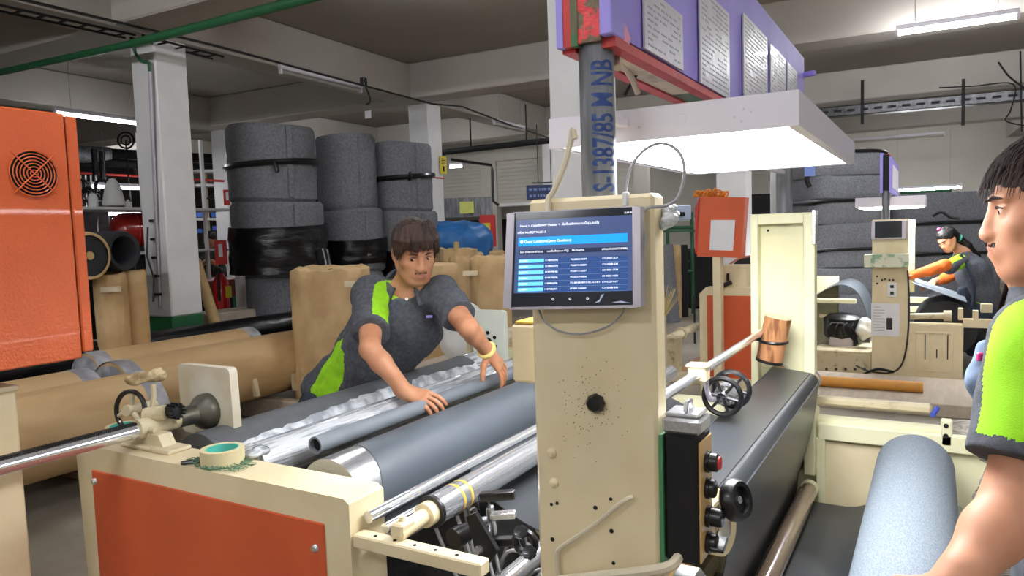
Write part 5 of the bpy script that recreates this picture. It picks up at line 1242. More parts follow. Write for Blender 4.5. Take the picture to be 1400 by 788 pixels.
# deck, orange tube
dk = MB().box(6.3, 7.35, -2.2, 1.1, 0, .1, .006).build('plywood_deck', M['woodf'], label='low plywood deck on the floor before the far machine', cat='deck')
MB().box(7.36, 7.40, -2.2, 1.1, 0, .03).build('orange_floor_line', M['orwood'], label='thin orange strip along the back of the plywood deck', cat='strip')
MB().tube(at(1119, 521, 'Z', .045+.1), at(1262, 530, 'Z', .045+.1), .045, n=18).build('orange_tube', M['orwood'], label='ochre cardboard tube lying at the foot of the far machine', cat='tube')
# layered reel at the right
q = dep(1346, 588, 2.75)
b = MB(); r0 = .15; prof = [(r0*.96, 0)]
for i in range(1, 16): prof.append((r0*(1+.02*math.sin(i*1.3)+.012*(i % 2)), (q.z)*i/16))
prof += [(r0, q.z)]
for i in range(1, 12): prof.append((r0*(1-i/14), q.z-.004*(i % 2)))
prof.append((.02, q.z-.01)); b.lathe(prof, (q.x, q.y, 0), (0, 0, 1), 48)
b.build('layered_reel', M['plyl'], label='upright reel of layered pale material between the felt-backed roll and the man', cat='reel')
# ------------------------------------------------------------------ orange machine in the middle distance
XO = 6.35
m3_ = thing('orange_machine', Vector((XO+.3, 1.5, 0)), 'cream-framed orange machine cabinet left of the far post', 'machine')
ya = at(957, 470, 'X', XO).y; yb = at(1110, 470, 'X', XO).y; zt = at(990, 393, 'X', XO).z
MB().prism([(yb, 0), (ya, 0), (ya, zt-.06), (ya-.06, zt), (yb, zt)], 0, XO, XO+.12).build('side_cabinet', M['cream'], m3_)
fb(967, 405, 1100, 527, XO-.006, .006, 'orange_panel', 'orangem', m3_, .002)
fb(963, 521, 1100, 548, XO-.05, .05, 'foot_beam', 'creamd', m3_)
for px in (990, 1004, 1018): MB().lathe([(0, .05), (.05, .04), (.06, 0)], at(px, 540, 'X', XO-.05), (-1, 0, 0), 14).build('foot_hub', M['creamd'], m3_)
fb(1000, 538, 1028, 545, XO-.08, .03, 'red_foot', 'redp', m3_)
ps = fb(975, 352, 986, 546, XO-.16, .10, 'box_post', 'cream', m3_)
fb(986, 363, 1020, 396, XO+.05, .2, 'upper_box', 'cream', m3_)
MB().tube(at(985, 392, 'X', XO-.0), at(1000, 386, 'X', XO-.0), .02, n=10).build('clamp_bolt', M['darkst'], m3_); MB().tube(at(995, 374, 'X', XO), at(995, 384, 'X', XO), .012, n=8).build('clamp_screw', M['blackm'], m3_)
MB().path(spline([at(997, 362, 'X', XO+.3), at(1010, 354, 'X', XO+.3), at(1028, 350, 'X', XO+.3)], 4), .01, 6).build('copper_hose', mat('copper', (190, 120, 100), .4), m3_)
MB().tube(at(1030, 385, 'X', XO+.5)-Vector((0, 0, 0)), at(1030, 385, 'X', XO+.5)+Vector((.8, 0, 0)), .24, n=30).build('dark_roll', M['feltd'], m3_)
xq = XO-.16
c_ = at(985, 310, 'X', xq); 
bx_ = thing('control_cabinet', at(985, 352, 'X', xq), 'orange-red control box with a sheet of paper on a cream post', 'cabinet')
def q4(pts, X, d, name, m_, par):
    P = [at(px, py, 'X', X) for px, py in pts]; P2_ = [p+Vector((d, 0, 0)) for p in P]; n = len(P)
    return MB().add(P+P2_, [tuple(range(n)), tuple(range(n, 2*n))[::-1]]+[(i, (i+1) % n, n+(i+1) % n, n+i) for i in range(n)]).build(name, M[m_], par)
q4([(957, 269), (1019, 270), (1013, 353), (953, 351)], xq, .14, 'box_body', 'orangem', bx_)
q4([(972, 301), (1005, 301), (1002, 343), (970, 342)], xq-.006, .005, 'paper_sheet', 'paper', bx_)
q4([(950, 285), (956, 270), (954, 350), (950, 345)], xq+.02, .1, 'side_bracket', 'redp', bx_)
b = MB(); q = at(966, 266, 'X', xq+.1); random.seed(9)
for i in range(14): 
    t_ = i/13; b.ring(q+Vector((random.uniform(-.02, .02), .09-.26*t_, random.uniform(-.01, .03))), (random.random(), random.random(), .4), .025, .008, 10, 5)
b.build('orange_chain', mat('orange_beads', (216, 130, 30), .5), label='orange tangled cord lying on top of the red-orange control box', cat='cord', kind='stuff')
# ------------------------------------------------------------------ far middle clutter, in the gap right of the near post
g = thing('green_rack', dep(925, 400, 12), 'dark green steel rack with rolls, in the gap right of the near post', 'rack')
def ub(px, py, D): return dep(px, py, D)
for px in (912, 946): a = ub(px, 300, 12.5); MB().tube((a.x, a.y, 0), (a.x, a.y, 1.75), .03, n=8).build('upright', M['dkgreen'], g)
for py in (312, 372): MB().tube(ub(908, py, 12.5), ub(947, py-1, 12.5), .03, n=8).build('rail', M['dkgreen'], g)
MB().obox(ub(928, 316, 12.6), (A_[0], A_[1], A_[2]), (.26, .2, .02)).build('shelf_board', M['dkgreen'], g)
o = thing('desk_printer', ub(933, 290, 12.5), 'pale grey office printer on the green rack', 'printer')
MB().obox(ub(932, 291, 12.5), (A_[0], A_[1], A_[2]), (.13, .15, .13), .02).build('body', M['bluegrey'], o); MB().obox(ub(930, 293, 12.3), (A_[0], A_[1], A_[2]), (.07, .05, .035), .01).build('paper_slot', M['blackm'], o)
for i, (px, D, m_, r_, lb) in enumerate(((909, 11.6, 'felt', .14, 'dark felt roll leaning in front of the green rack'), (925, 12.0, 'kraft', .08, 'kraft roll standing in the green rack'), (934, 12.2, 'blackm', .08, 'black roll standing in the green rack'))):
    a = ub(px+(8 if i == 0 else 0), 400, D); a.z = max(a.z-.3, 0); a.z = 0; MB().tube(a, ub(px, 335, D), r_, r_*.9, 20).build('standing_roll', M[m_], label=lb, cat='roll')
for i, (px, py, r_) in enumerate(((944, 352, .16), (952, 380, .14))):
    q = ub(px+8, py, 13.5); MB().obox((q.x, q.y, .45+.1*i), (A_[0], A_[1], A_[2]), (.2+.06*i, .25, .45+.1*i), .05).build('dark_bag', M['blackm'], label='dark bulky bag %s the orange-red control box' % ('far behind' if i else 'left behind'), cat='bag')
MB().obox(ub(958, 300, 15), (A_[0], A_[1], A_[2]), (1.6, .1, .03), .01).build('white_shelf', M['colw'], label='long pale shelf against the far wall', cat='shelf')
random.seed(31)
for i in range(4):
    q = ub(905+i*17, 296, 14.5); MB().obox(q+Vector((0, 0, random.uniform(-.05, .1))), (A_[0], A_[1], A_[2]), (.05, .05, random.uniform(.04, .1)), .01).build('small_box', [M['wraw'], M['redsign'], M['bluegrey'], M['darkst']][i % 4], label='%s carton on the long pale far shelf' % ['white', 'red', 'pale blue', 'dark'][i % 4], cat='box', group='cartons on the far shelf')
MB().obox(ub(1045, 286, 17), (A_[0], A_[1], A_[2]), (1.4, .06, .35)).build('dark_doorway', M['blackm'], kind='structure')  # black slab paints the darkness of an open doorway
b = MB(); random.seed(13); q0 = at(907, 432, 'X', 4.6)
for i in range(46): b.path([q0+Vector((0, 0, -.02)), q0+Vector((random.uniform(-.05, .05), random.uniform(-.10, .04), random.uniform(.10, .22)))], [.003, .001], 4)
b.build('straw_brush', mat('straw', (206, 186, 130), .8), label='pale straw brush sticking out right of the near post', cat='brush', kind='stuff')
MB().tube((q0.x, q0.y, 0), q0, .02, n=8).build('brush_handle', M['woodf'], label='handle under the straw brush', cat='handle')
a = at(906, 468, 'Z', .35); b_ = at(952, 447, 'Z', .35)
o = MB().tube(a, b_, .05, n=16).build('floor_pipe', M['creamd'], label='cream pipe with a clamp lying behind the near post', cat='pipe'); MB().ring((a+b_)/2, b_-a, .055, .02, 16, 6).build('clamp', M['creamd'], o)
q = at(920, 515, 'Z', .0); MB().lathe([(0, 0), (.10, 0), (.10, .02), (.092, .03), (.092, .36), (.1, .37), (.1, .40), (.03, .41), (0, .41)], Vector((q.x, q.y, 0)), (0, 0, 1), 24).build('cream_canister', M['creamd'], label='short cream cylinder standing right of the near post', cat='cylinder')
for a4 in (q,): MB().box(q.x-.3, q.x+.0, q.y-.5, q.y+.2, 0, .06, .01).build('cream_plinth', M['cream'], label='low cream plinth under the measuring rod', cat='plinth')
for px, py in ((950, 455), (965, 455)):
    a = at(px, py+15, 'Z', 0); MB().tube((a.x, a.y, 0), (a.x, a.y, .62), .014, n=8).build('stool_leg', M['darkst'], label='thin dark %s leg by the orange machine' % ('left' if px == 950 else 'right'), cat='leg')
for (xa, ya_), (xb, yb_) in (((930, 508), (962, 486)), ((928, 545), (975, 545))):
    a = at(xa, ya_, 'Z', .003); b_ = at(xb, yb_, 'Z', .003); d = b_-a; MB().obox((a+b_)/2, (d, d.cross(Vector((0, 0, 1))), (0, 0, 1)), (d.length/2, .03, .002)).build('floor_marking', mat('faded_orange_line', (196, 140, 100), .7), kind='structure')
# ------------------------------------------------------------------ people
def unit(v): v = Vector(v); return v.normalized()
def head_sdf(s, c, r, f, u, fine=True, female=False):
    """c head centre (between the ears), r = face's left-to-right axis, f forward, u up"""
    def p(x, y, z): return Vector(c)+r*x+f*y+u*z
    A = [r, f, u]
    s.ell(p(0, -.012, .040), A, (.073, .092, .083), .02)
    s.ell(p(0, .022, -.018), A, (.066, .066, .088), .03)
    s.ell(p(0, .036, -.062), A, (.050, .050, .052), .03)
    s.ell(p(0, .066, -.094), A, (.022, .020, .018), .02)
    for q in (-1, 1):
        s.cone(p(.056*q, .0, -.045), p(.030*q, .055, -.092), .016, .014, .025)      # jaw line
        s.ell(p(.042*q, .058, -.020), A, (.020, .018, .018), .02)                 # cheekbone
        s.cone(p(.014*q, .086, .026), p(.044*q, .074, .027), .008, .007, .012)    # brow
        s.ell(p(.031*q, .092, .006), A, (.017, .013, .010), .008, sub=True)       # socket
        s.ell(p(.031*q, .072, .004), A, (.0145, .0125, .0125), .004)              # lids over the ball
        s.cone(p(.018*q, .082, .0115), p(.044*q, .077, .010), .0030, .0026, .003)
        s.cone(p(.020*q, .081, -.004), p(.043*q, .077, -.003), .0026, .0024, .003)
        s.cone(p(.010*q, .098, -.036), p(.014*q, .092, -.034), .0075, .007, .006)    # nostril wing
        s.ell(p(.074*q, -.004, -.006), [unit(r*q+f*.35), f, u], (.007, .019, .031), .006)
        s.cone(p(.078*q, -.014, .014), p(.078*q, -.010, -.018), .006, .005, .004)
    s.cone(p(0, .085, .016), p(0, .098, -.030), .0085, .0120, .012)
    s.ell(p(0, .098, -.032), A, (.0105, .0095, .0085), .006)
    s.ell(p(0, .078, -.062), A, (.026, .020, .020), .014)
    s.cone(p(-.019, .088, -.0565), p(.019, .088, -.0565), .0048, .0048, .005); s.cone(p(-.010, .095, -.0560), p(.010, .095, -.0560), .0042, .0042, .005)
    s.cone(p(-.015, .089, -.0665), p(.015, .089, -.0665), .0056, .0056, .005); s.cone(p(0, .094, -.0665), p(.001, .094, -.0665), .0048, .0048, .005)
    s.cone(p(-.024, .0985, -.0610), p(.024, .0985, -.0610), .0022, .0022, .002, sub=True)
    return p
def face_extras(par, p, r, f, u, look, moust=True, hairm=None, female=False):
    hairm = hairm or M['hair']
    for q in (-1, 1):
        e = MB(); c = p(.031*q, .0715, .0035)
        e.lathe([(.0, -.0132), (.006, -.0118), (.0105, -.008), (.0132, 0), (.0105, .008), (.006, .0118), (0, .0132)], c, u, 18).build('eyeball', M['eye'], par)
        d = unit(f+look); e = MB().lathe([(.0062, .0117), (.0045, .0127), (.002, .0133), (0, .0135)], c, d, 14).build('iris', M['iris'], par)
        e = MB(); e.path([p(.016*q, .0955, .0215+.002), p(.030*q, .0905, .0275), p(.046*q, .0785, .0245)], [.0030, .0040, .0018], 6, sq=.8).build('eyebrow', hairm, par)
        if not female or True:
            MB().path([p(.0175*q, .0860, .0095), p(.030*q, .0875, .0125), p(.044*q, .0805, .0090)], [.0014, .0020, .0014], 5).build('eyelid_line', hairm, par)
    if moust:
        random.seed(5); b = MB()
        for i in range(46):
            x = random.uniform(-.022, .022); y = .1022-abs(x)*.50; b.path([p(x, y-.002, -.044-abs(x)*.12), p(x*1.12, y+.0015, -.0515-abs(x)*.15)], [.0009, .0004], 3)
        for i in range(30):
            x = random.uniform(-.009, .009); b.path([p(x, .085-abs(x)*.3, -.086), p(x, .086-abs(x)*.3, -.0925)], [.0007, .0004], 3)
        b.build('moustache', hairm, par, kind='stuff')
def hand_sdf(s, w, d, n, side, curl, spread=.18, L=1.0, thumb=None, k=.004):
    """w wrist, d direction of fingers, n back-of-hand normal, side = direction towards the thumb"""
    w = Vector(w); d = unit(d); n = unit(Vector(n)-d*d.dot(Vector(n))); t = unit(Vector(side)-d*d.dot(Vector(side))-n*n.dot(Vector(side)))
    P = lambda a, b, c_: w+d*a*L+t*b*L+n*c_*L
    s.cone(P(-.03, 0, 0), P(.02, 0, 0), .024*L, .026*L, .02)
    for b in (-.024, -.008, .008, .022): s.cone(P(.015, b*.7, 0), P(.078, b*1.25, .002), .0155*L, .0125*L, .012)
    lens = (.066, .080, .086, .078); offs = (-.031, -.0105, .010, .030)
    for i in range(4):
        a = P(.080, offs[i], .001); ang = (offs[i]/.03)*spread; dd = unit(d+t*ang); c_ = curl[i] if isinstance(curl, (list, tuple)) else curl
        seg = [lens[i]*L*q for q in (.46, .30, .26)]; r_ = [.0092*L, .0086*L, .0078*L, .0066*L]; pos = a; phi = c_*.35; pts = [pos]
        for j, sl in enumerate(seg):
            v = dd*math.cos(phi)-n*math.sin(phi); pos = pos+v*sl; pts.append(pos); phi += c_*(.75 if j == 0 else .55)
        s.chain(pts, r_, .0025)
    th = thumb or (.6, .75, -.25); td = unit(d*th[0]+t*th[1]+n*th[2]); a = P(.012, .016, -.006)
    b = a+td*.042*L; c2 = b+unit(td+d*.45)*.032*L; c3 = c2+unit(td+d*.7)*.024*L
    s.chain([a, b, c2, c3], [.017*L, .0125*L, .0105*L, .0085*L], .006)
def wisps(par, name, m_, roots, n_, seed, r0=.0022):
    """roots(i, rnd) -> list of points"""
    random.seed(seed); b = MB()
    for i in range(n_):
        pts = roots(i); k = len(pts); b.path(spline(pts, 3), [r0*(1-.85*j/(3*(k-1))) for j in range(3*(k-1)+1)], 4)
    return b.build(name, m_, par, kind='stuff')

# ---- operator leaning over the machine
UP = Vector((0, 0, 1)); cr_ = unit((cR.x, cR.y, 0)); cf_ = unit((cF.x, cF.y, 0))
op = thing('person', Vector((2.35, 2.35, 0)), 'man in charcoal and lime polo shirt leaning over the machine, hands on the grey rolls', 'person')
hc_ = dep(566, 345, 2.80)
f_ = unit(-cf_*.86+cr_*.40-UP*.34); u_ = unit(UP*.93+f_*0+(-cf_)*.30+cr_*.10); u_ = unit(u_-f_*f_.dot(u_)); r_ = f_.cross(u_)
shR = dep(507, 402, 2.90); shL = dep(603, 402, 2.86); elR = dep(506, 478, 2.60); elL = dep(640, 448, 2.66)
wrR = dep(556, 537, 2.56); wrL = dep(667, 481, 2.78)
pel = dep(462, 545, 3.22); chest = dep(556, 425, 2.92); belly = dep(510, 490, 3.05)
lo = np.array([1.75, 1.15, .62]); hi = np.array([2.85, 2.45, 1.62])
pts_ = [hc_+Vector((0, 0, .14)), shR, shL, elR, elL, wrR, wrL, pel, dep(690, 505, 2.9), dep(600, 555, 2.55), hc_-Vector((0, 0, .12)), hc_-cf_*.13]
a_ = np.array([tuple(q) for q in pts_]); lo = a_.min(0)-.09; hi = a_.max(0)+.09
s_ = SDF(lo, hi, .0032)
P_op = head_sdf(s_, hc_, r_, f_, u_)
nk = dep(556, 398, 2.90)
s_.cone(P_op(0, -.012, -.06), nk, .052, .060, .03)
s_.cone(nk+cf_*.02, chest+cf_*.05, .055, .075, .05); s_.cone(chest+cf_*.05, belly+cf_*.04, .075, .08, .05); s_.cone(belly+cf_*.04, pel, .08, .09, .04)
s_.cone(shR, shL, .045, .045, .02)
s_.chain([shR, (shR+elR)/2, elR], [.052, .046, .037], .02); s_.chain([elR, elR.lerp(wrR, .3), wrR], [.037, .038, .025], .015)
s_.chain([shL, (shL+elL)/2, elL], [.050, .045, .037], .02); s_.chain([elL, elL.lerp(wrL, .3), wrL], [.037, .036, .024], .015)
# hands lie on the slim tube / roll
tgtR = dep(603, 552, 2.50); tgtL = dep(697, 512, 2.83)
hand_sdf(s_, wrR, tgtR-wrR, UP*.9-cf_*.5, cf_*.7+UP*0-cr_*0, [.75, .7, .65, .6], .12, .95, thumb=(.5, .7, -.5))
hand_sdf(s_, wrL, tgtL-wrL+Vector((0, 0, -.02)), UP*.9-cf_*.45, -cr_*.7-cf_*.7, [.35, .35, .4, .45], .22, .95, thumb=(.35, .75, -.55))
hcn = np.array(hc_); fn = np.array(f_); un = np.array(u_); rn = np.array(r_)
def skincol(V):
    L = V-hcn; x = L@rn; y = L@fn; z = L@un
    lip = (np.abs(x) < .021) & (y > .080) & (z < -.0545) & (z > -.0715) & (np.abs(z+.0615) < .0095-np.abs(x)*.22)
    return np.where(lip, 1, 0)
sdf_obj('body', s_, [M['skin'], M['lip']], op, skincol, 2)
face_extras(op, P_op, r_, f_, u_, r_*.35-u_*.35)
# hair: cap plus fringe locks
s_ = SDF(np.array(hc_)-.16, np.array(hc_)+.17, .0032)
s_.ell(P_op(0, -.016, .046), [r_, f_, u_], (.082, .101, .086), .01)
s_.ell(P_op(0, -.045, .0), [r_, f_, u_], (.076, .068, .080), .02)
s_.ell(P_op(0, .10, -.028), [r_, f_, u_], (.080, .075, .070), .012, sub=True)
s_.ell(P_op(0, .03, -.075), [r_, f_, u_], (.10, .075, .06), .012, sub=True)
random.seed(8)
for i in range(46):
    a = random.uniform(-1.45, 1.45); x = math.sin(a)
    top = P_op(x*.055+random.uniform(-.01, .01), .03*math.cos(a)+random.uniform(-.02, .02), .125-.02*abs(x))
    mid = P_op(x*.083, .086*math.cos(a)+.004, .080-.015*abs(x)); lowz = random.uniform(.034, .052) if abs(x) < .75 else random.uniform(-.01, .03)
    end = P_op(x*.086+random.uniform(-.008, .008), .100*math.cos(a)+.002, lowz)
    s_.chain([top, mid, end], [.014, .011, .0028], .004)
for i in range(0):
    a = random.uniform(-2.6, 2.6); b0 = P_op(math.sin(a)*.06, math.cos(a)*.07-.01, .105); s_.chain([b0, b0+(r_*math.sin(a)+f_*math.cos(a))*.03+u_*.012], [.012, .003], .006)
s_.wrinkle(.0012, 260, ax=(1, 1, .3))
sdf_obj('hair', s_, M['hair'], op, None, 1)
def rt(i):
    a = random.uniform(-1.5, 1.5); x = math.sin(a)
    return [P_op(x*.05, .03*math.cos(a), .130), P_op(x*.084, .088*math.cos(a)+.004, .085), P_op(x*.087+random.uniform(-.01, .01), .102*math.cos(a)+.004, random.uniform(.022, .05) if abs(x) < .8 else random.uniform(-.02, .02))]
wisps(op, 'hair_strands', M['hair'], rt, 150, 3, .0022)
# polo shirt
s_ = SDF(lo-.04, hi+.04, .0046)
bk = cf_
def tor(c, a, b_, h, k=.06, ax=None):
    up_ = ax or unit(nk-pel); f2 = unit(-cf_*1.0-up_*up_.dot(-cf_)); r2 = f2.cross(up_); s_.ell(c, [r2, f2, up_], (a, b_, h), k)
tor(chest.lerp(belly, .14)+cf_*.01, .185, .112, .115); tor(chest.lerp(belly, .5), .172, .115, .16); tor(belly, .165, .118, .16); tor(belly.lerp(pel, .6), .165, .125, .15); tor(pel, .17, .13, .12)
s_.cone(nk-UP*.030+cf_*.02, shR-UP*.006, .060, .062, .05); s_.cone(nk-UP*.030+cf_*.02, shL-UP*.006, .060, .062, .05)
sR = shR.lerp(elR, .74); sL = shL.lerp(elL, .68)
s_.chain([shR, sR], [.073, .071], .04); s_.chain([shL, sL], [.070, .069], .04)
dR = unit(elR-shR); dL = unit(elL-shL)
e1 = shR.lerp(elR, .78); e2 = shL.lerp(elL, .70)
s_.wrinkle(.0042, 26, 1.3); s_.wrinkle(.002, 60, .4)
s_.cut(shR.lerp(elR, .72), dR, lo=np.array(e1)-.13, hi=np.array(e1)+.13)
s_.cut(shL.lerp(elL, .66), dL, lo=np.array(e2)-.12, hi=np.array(e2)+.12)
# neck opening
s_.cone(P_op(0, 0, -.1), nk-UP*.0-cf_*.0, .062, .064, .006, sub=True)
s_.cone(nk-cf_*.09+UP*.02, nk-cf_*.10-UP*.085+cr_*.01, .030, .012, .004, sub=True)
limes = [(dep(548, 390, 2.86), dep(524, 400, 2.84), .045), (dep(524, 400, 2.80), dep(514, 470, 2.60), .038), (dep(584, 392, 2.86), dep(606, 402, 2.82), .035), (dep(606, 402, 2.80), dep(625, 435, 2.68), .020),
         (dep(497, 440, 3.0), dep(478, 480, 3.02), .055), (dep(478, 480, 3.02), dep(440, 540, 3.08), .062)]
def shcol(V):
    m = np.zeros(len(V), int)
    for i, (a, b_, w_) in enumerate(limes):
        m |= (segdist(V, a, b_) < w_).astype(int)
    cuffR = ((V-np.array(shR.lerp(elR, .72)))@np.array(dR) > -.022) & (segdist(V, shR, elR) < .1)
    cuffL = ((V-np.array(shL.lerp(elL, .66)))@np.array(dL) > -.020) & (segdist(V, shL, elL) < .1)
    return np.where(cuffR | cuffL, 0, m)
sh_ = sdf_obj('polo_shirt', s_, [M['pique'], M['lime']], op, shcol, 2)
# collar, placket, pocket
b = MB()
cc_ = nk+UP*.040-cf_*.010; n = 22; ang0 = math.radians(-60)
P = []
fa = unit(-cf_-UP*.25); ra = cr_; ua = unit(fa.cross(ra)) if unit(fa.cross(ra)).z > 0 else -unit(fa.cross(ra))
for i in range(n+1):
    a = math.radians(28+(360-56)*i/n); d = fa*math.cos(a)+ra*math.sin(a)
    back = (1-math.cos(a))/2
    top_ = cc_+d*(.068)+ua*(.020+.014*back-.03*(1-back)); fold = cc_+d*.078+ua*(.024+.016*back-.032*(1-back)); out = cc_+d*(.104+.026*(1-back))+ua*(-.018-.050*(1-back))
    P += [top_-ua*.03, top_, fold, out, out-d*.004-ua*.002, fold-d*.006-ua*.006]
Fc = []
for i in range(n):
    for j in range(5): Fc.append((i*6+j, i*6+j+1, i*6+7+j, i*6+6+j))
b.add(P, Fc).build('collar', M['pique'], sh_, smooth=60)
q = nk-cf_*.118-UP*.10; 
MB().lathe([(0, .003), (.006, .002), (.006, 0)], dep(556, 409, 2.76), -cf_, 12).build('button', M['wraw'], sh_)
MB().obox(dep(587, 433, 2.785), (cr_, unit(-cf_+UP*.1), UP), (.012, .004, .005), .001).build('purple_tag', M['purple'], sh_)
# wristband
wl = elL.lerp(wrL, .93); MB().ring(wl, wrL-elL, .030, .009, 24, 8).build('yellow_wristband', mat('pale_yellow_band', (226, 208, 130), .6), op)
MB().obox(wl+UP*.036, (unit(wrL-elL), cf_, UP), (.018, .022, .008), .005).build('band_knot', MATS['pale_yellow_band'], op)
# trousers and legs behind the machine
s_ = SDF(np.array((pel.x-.3, pel.y-.25, 0)), np.array((pel.x+.35, pel.y+.55, pel.z+.1)), .012)
hipc = pel+Vector((0, .02, -.02))
for q in (-1, 1):
    h_ = hipc+Vector((q*.08, 0, -.03)); kn = Vector((hipc.x+q*.11, hipc.y+.10, .48)); an = Vector((hipc.x+q*.13, hipc.y+.20, .08))
    s_.chain([h_, kn, an], [.105, .068, .052], .03); s_.chain([an-UP*.03, an+Vector((0, -.16, -.04))], [.045, .038], .02)
s_.ell(hipc, np.eye(3), (.165, .12, .12), .04)
sdf_obj('trousers', s_, M['denim'], op, None, 2)
q = dep(428, 540, 3.1); MB().path(spline([q, q+Vector((0, 0, -.06)), q+Vector((.03, 0, -.1))]), .006, 6).build('key_strap', M['black'], op)

# ---- man at the right edge
rm_ = thing('person', Vector((1.35, -.30, 0)), 'man in lime and charcoal polo at the right edge, seen from the side', 'person')
hc_ = dep(1447, 287, 1.18)
f_ = unit(-cr_*.88+cf_*.46-UP*.05); u_ = unit(UP-f_*.02+cr_*.04); u_ = unit(u_-f_*f_.dot(u_)); r_ = f_.cross(u_)
sh1 = dep(1440, 475, 1.10); el1 = dep(1388, 690, 1.06); wr1 = dep(1300, 806, 1.0)
nk = dep(1462, 412, 1.20)
a_ = np.array([tuple(q) for q in (hc_+UP*.16, hc_+f_*.14, hc_-f_*.12, hc_+r_*.11, hc_-r_*.11, sh1, el1, wr1, dep(1240, 890, 1.0), nk+Vector((.1, -.15, -.3)))])
lo = a_.min(0)-.05; hi = a_.max(0)+.05
s_ = SDF(lo, hi, .0030)
HS = 1.0
P_r = head_sdf(s_, hc_, r_, f_, u_)
s_.cone(P_r(0, -.02, -.06), nk, .056, .064, .03)
tors = nk+cr_*.10+cf_*.05-UP*.25; s_.cone(nk, tors, .07, .1, .05)
s_.cone(nk-UP*.05, sh1, .06, .055, .04)
s_.chain([sh1, sh1.lerp(el1, .5), el1], [.056, .050, .042], .02); s_.chain([el1, el1.lerp(wr1, .35), wr1], [.042, .040, .027], .02)
hand_sdf(s_, wr1, dep(1255, 866, 1.0)-wr1, UP*.6-cf_*.8, cf_*.8+UP*.3, [.5, .5, .5, .5], .12, 1.0)
hcn = np.array(hc_); fn = np.array(f_); un = np.array(u_); rn = np.array(r_)
sdf_obj('body', s_, [M['skin2'], M['lip']], rm_, skincol, 2)
face_extras(rm_, P_r, r_, f_, u_, r_*.1, True)
s_ = SDF(np.array(hc_)-.17, np.array(hc_)+.17, .0034)
s_.ell(P_r(0, -.020, .048), [r_, f_, u_], (.083, .104, .088), .01)
s_.ell(P_r(0, -.055, .0), [r_, f_, u_], (.076, .062, .085), .02)
s_.ell(P_r(0, .115, -.030), [r_, f_, u_], (.10, .100, .078), .012, sub=True)
s_.ell(P_r(0, .04, -.09), [r_, f_, u_], (.12, .075, .06), .012, sub=True)
s_.wrinkle(.002, 180, ax=(1, 1, .4))
sdf_obj('hair', s_, M['hair'], rm_, None, 1)
def rt2(i):
    a = random.uniform(-2.0, 2.0); x = math.sin(a); z0 = random.uniform(.06, .13); k = math.sqrt(max(0, 1-((z0-.048)/.092)**2))
    p0 = P_r(x*.083*k, -.02+.104*math.cos(a)*k, z0); p1 = p0+(r_*x+f_*math.cos(a))*.012+f_*.008-u_*.012; p2 = p1+(r_*x*.5+f_*.4)*.02-u_*random.uniform(.015, .035)
    return [p0, p1, p2]
wisps(rm_, 'hair_strands', M['hair'], rt2, 520, 6, .0020)
# his shirt
lo2 = np.array(nk)-np.array((.40, .45, .85)); hi2 = np.array(nk)+np.array((.45, .40, .10))
s_ = SDF(lo2, hi2, .0045)
side = unit(f_.cross(UP)); tb_ = nk+cr_*.11+cf_*.06
A3 = [unit(r_-UP*r_.z), unit(f_-UP*f_.z), UP]
for dz, a, b_, h in ((-.13, .17, .11, .11), (-.22, .175, .125, .16), (-.38, .165, .125, .18), (-.55, .165, .125, .18), (-.70, .17, .13, .14)):
    s_.ell(tb_+UP*dz, A3, (a, b_, h), .05)
s_.cone(nk-UP*.07+cr_*.01, sh1, .062, .072, .04)
sE = sh1.lerp(el1, .80); s_.chain([sh1, sE], [.080, .078], .04)
s_.wrinkle(.004, 24, .7)
dR = unit(el1-sh1); s_.cut(sh1.lerp(el1, .76), dR, lo=np.array(sE)-.14, hi=np.array(sE)+.12)
s_.cone(P_r(0, 0, -.1), nk-UP*.01, .066, .068, .006, sub=True)
sn = np.array(sh1); dn = np.array(dR); cE = np.array(sh1.lerp(el1, .76))
frontn = np.array(f_)
ca = np.array(dep(1400, 425, 1.05)); 
limes = [(dep(1400, 450, 1.06), dep(1356, 520, 1.04), .064), (dep(1356, 520, 1.04), dep(1346, 640, 1.0), .064), (dep(1400, 740, 1.1), dep(1395, 900, 1.12), .10)]
def shcol2(V):
    m = np.zeros(len(V), int)
    for a, b_, w_ in limes: m |= (segdist(V, a, b_) < w_).astype(int)
    cuff = ((V-cE)@dn > -.020) & (segdist(V, sh1, el1) < .11)
    return np.where(cuff, 0, m)
sh2 = sdf_obj('polo_shirt', s_, [M['pique'], M['lime']], rm_, shcol2, 2)
b = MB(); cc_ = nk+UP*.006+f_*.010; fa = unit(f_-UP*f_.z-UP*.2); ra = unit(r_-UP*r_.z); ua = fa.cross(ra); ua = ua if ua.z > 0 else -ua; P = []; Fc = []; n = 22
for i in range(n+1):
    a = math.radians(22+(360-44)*i/n); d = fa*math.cos(a)+ra*math.sin(a); back = (1-math.cos(a))/2
    top_ = cc_+d*.066+ua*(.030+.016*back); fold = cc_+d*.076+ua*(.034+.018*back); out = cc_+d*(.104+.010*(1-back))+ua*(-.022-.024*(1-back))
    P += [top_-ua*.03, top_, fold, out, out-d*.004-ua*.002, fold-d*.006-ua*.006]
for i in range(n):
    for j in range(5): Fc.append((i*6+j, i*6+j+1, i*6+7+j, i*6+6+j))
b.add(P, Fc).build('collar', M['pique'], sh2, smooth=60)
s_ = SDF(np.array(dep(1345, 520, 1.22))-.12, np.array(dep(1345, 520, 1.22))+.12, .005)
s_.cone(dep(1350, 478, 1.2), dep(1342, 520, 1.2), .016, .022, .01).cone(dep(1342, 520, 1.2), dep(1346, 560, 1.2), .022, .014, .01).wrinkle(.002, 90)
sdf_obj('denim_pocket', s_, M['denimlt'], rm_, None, 1)
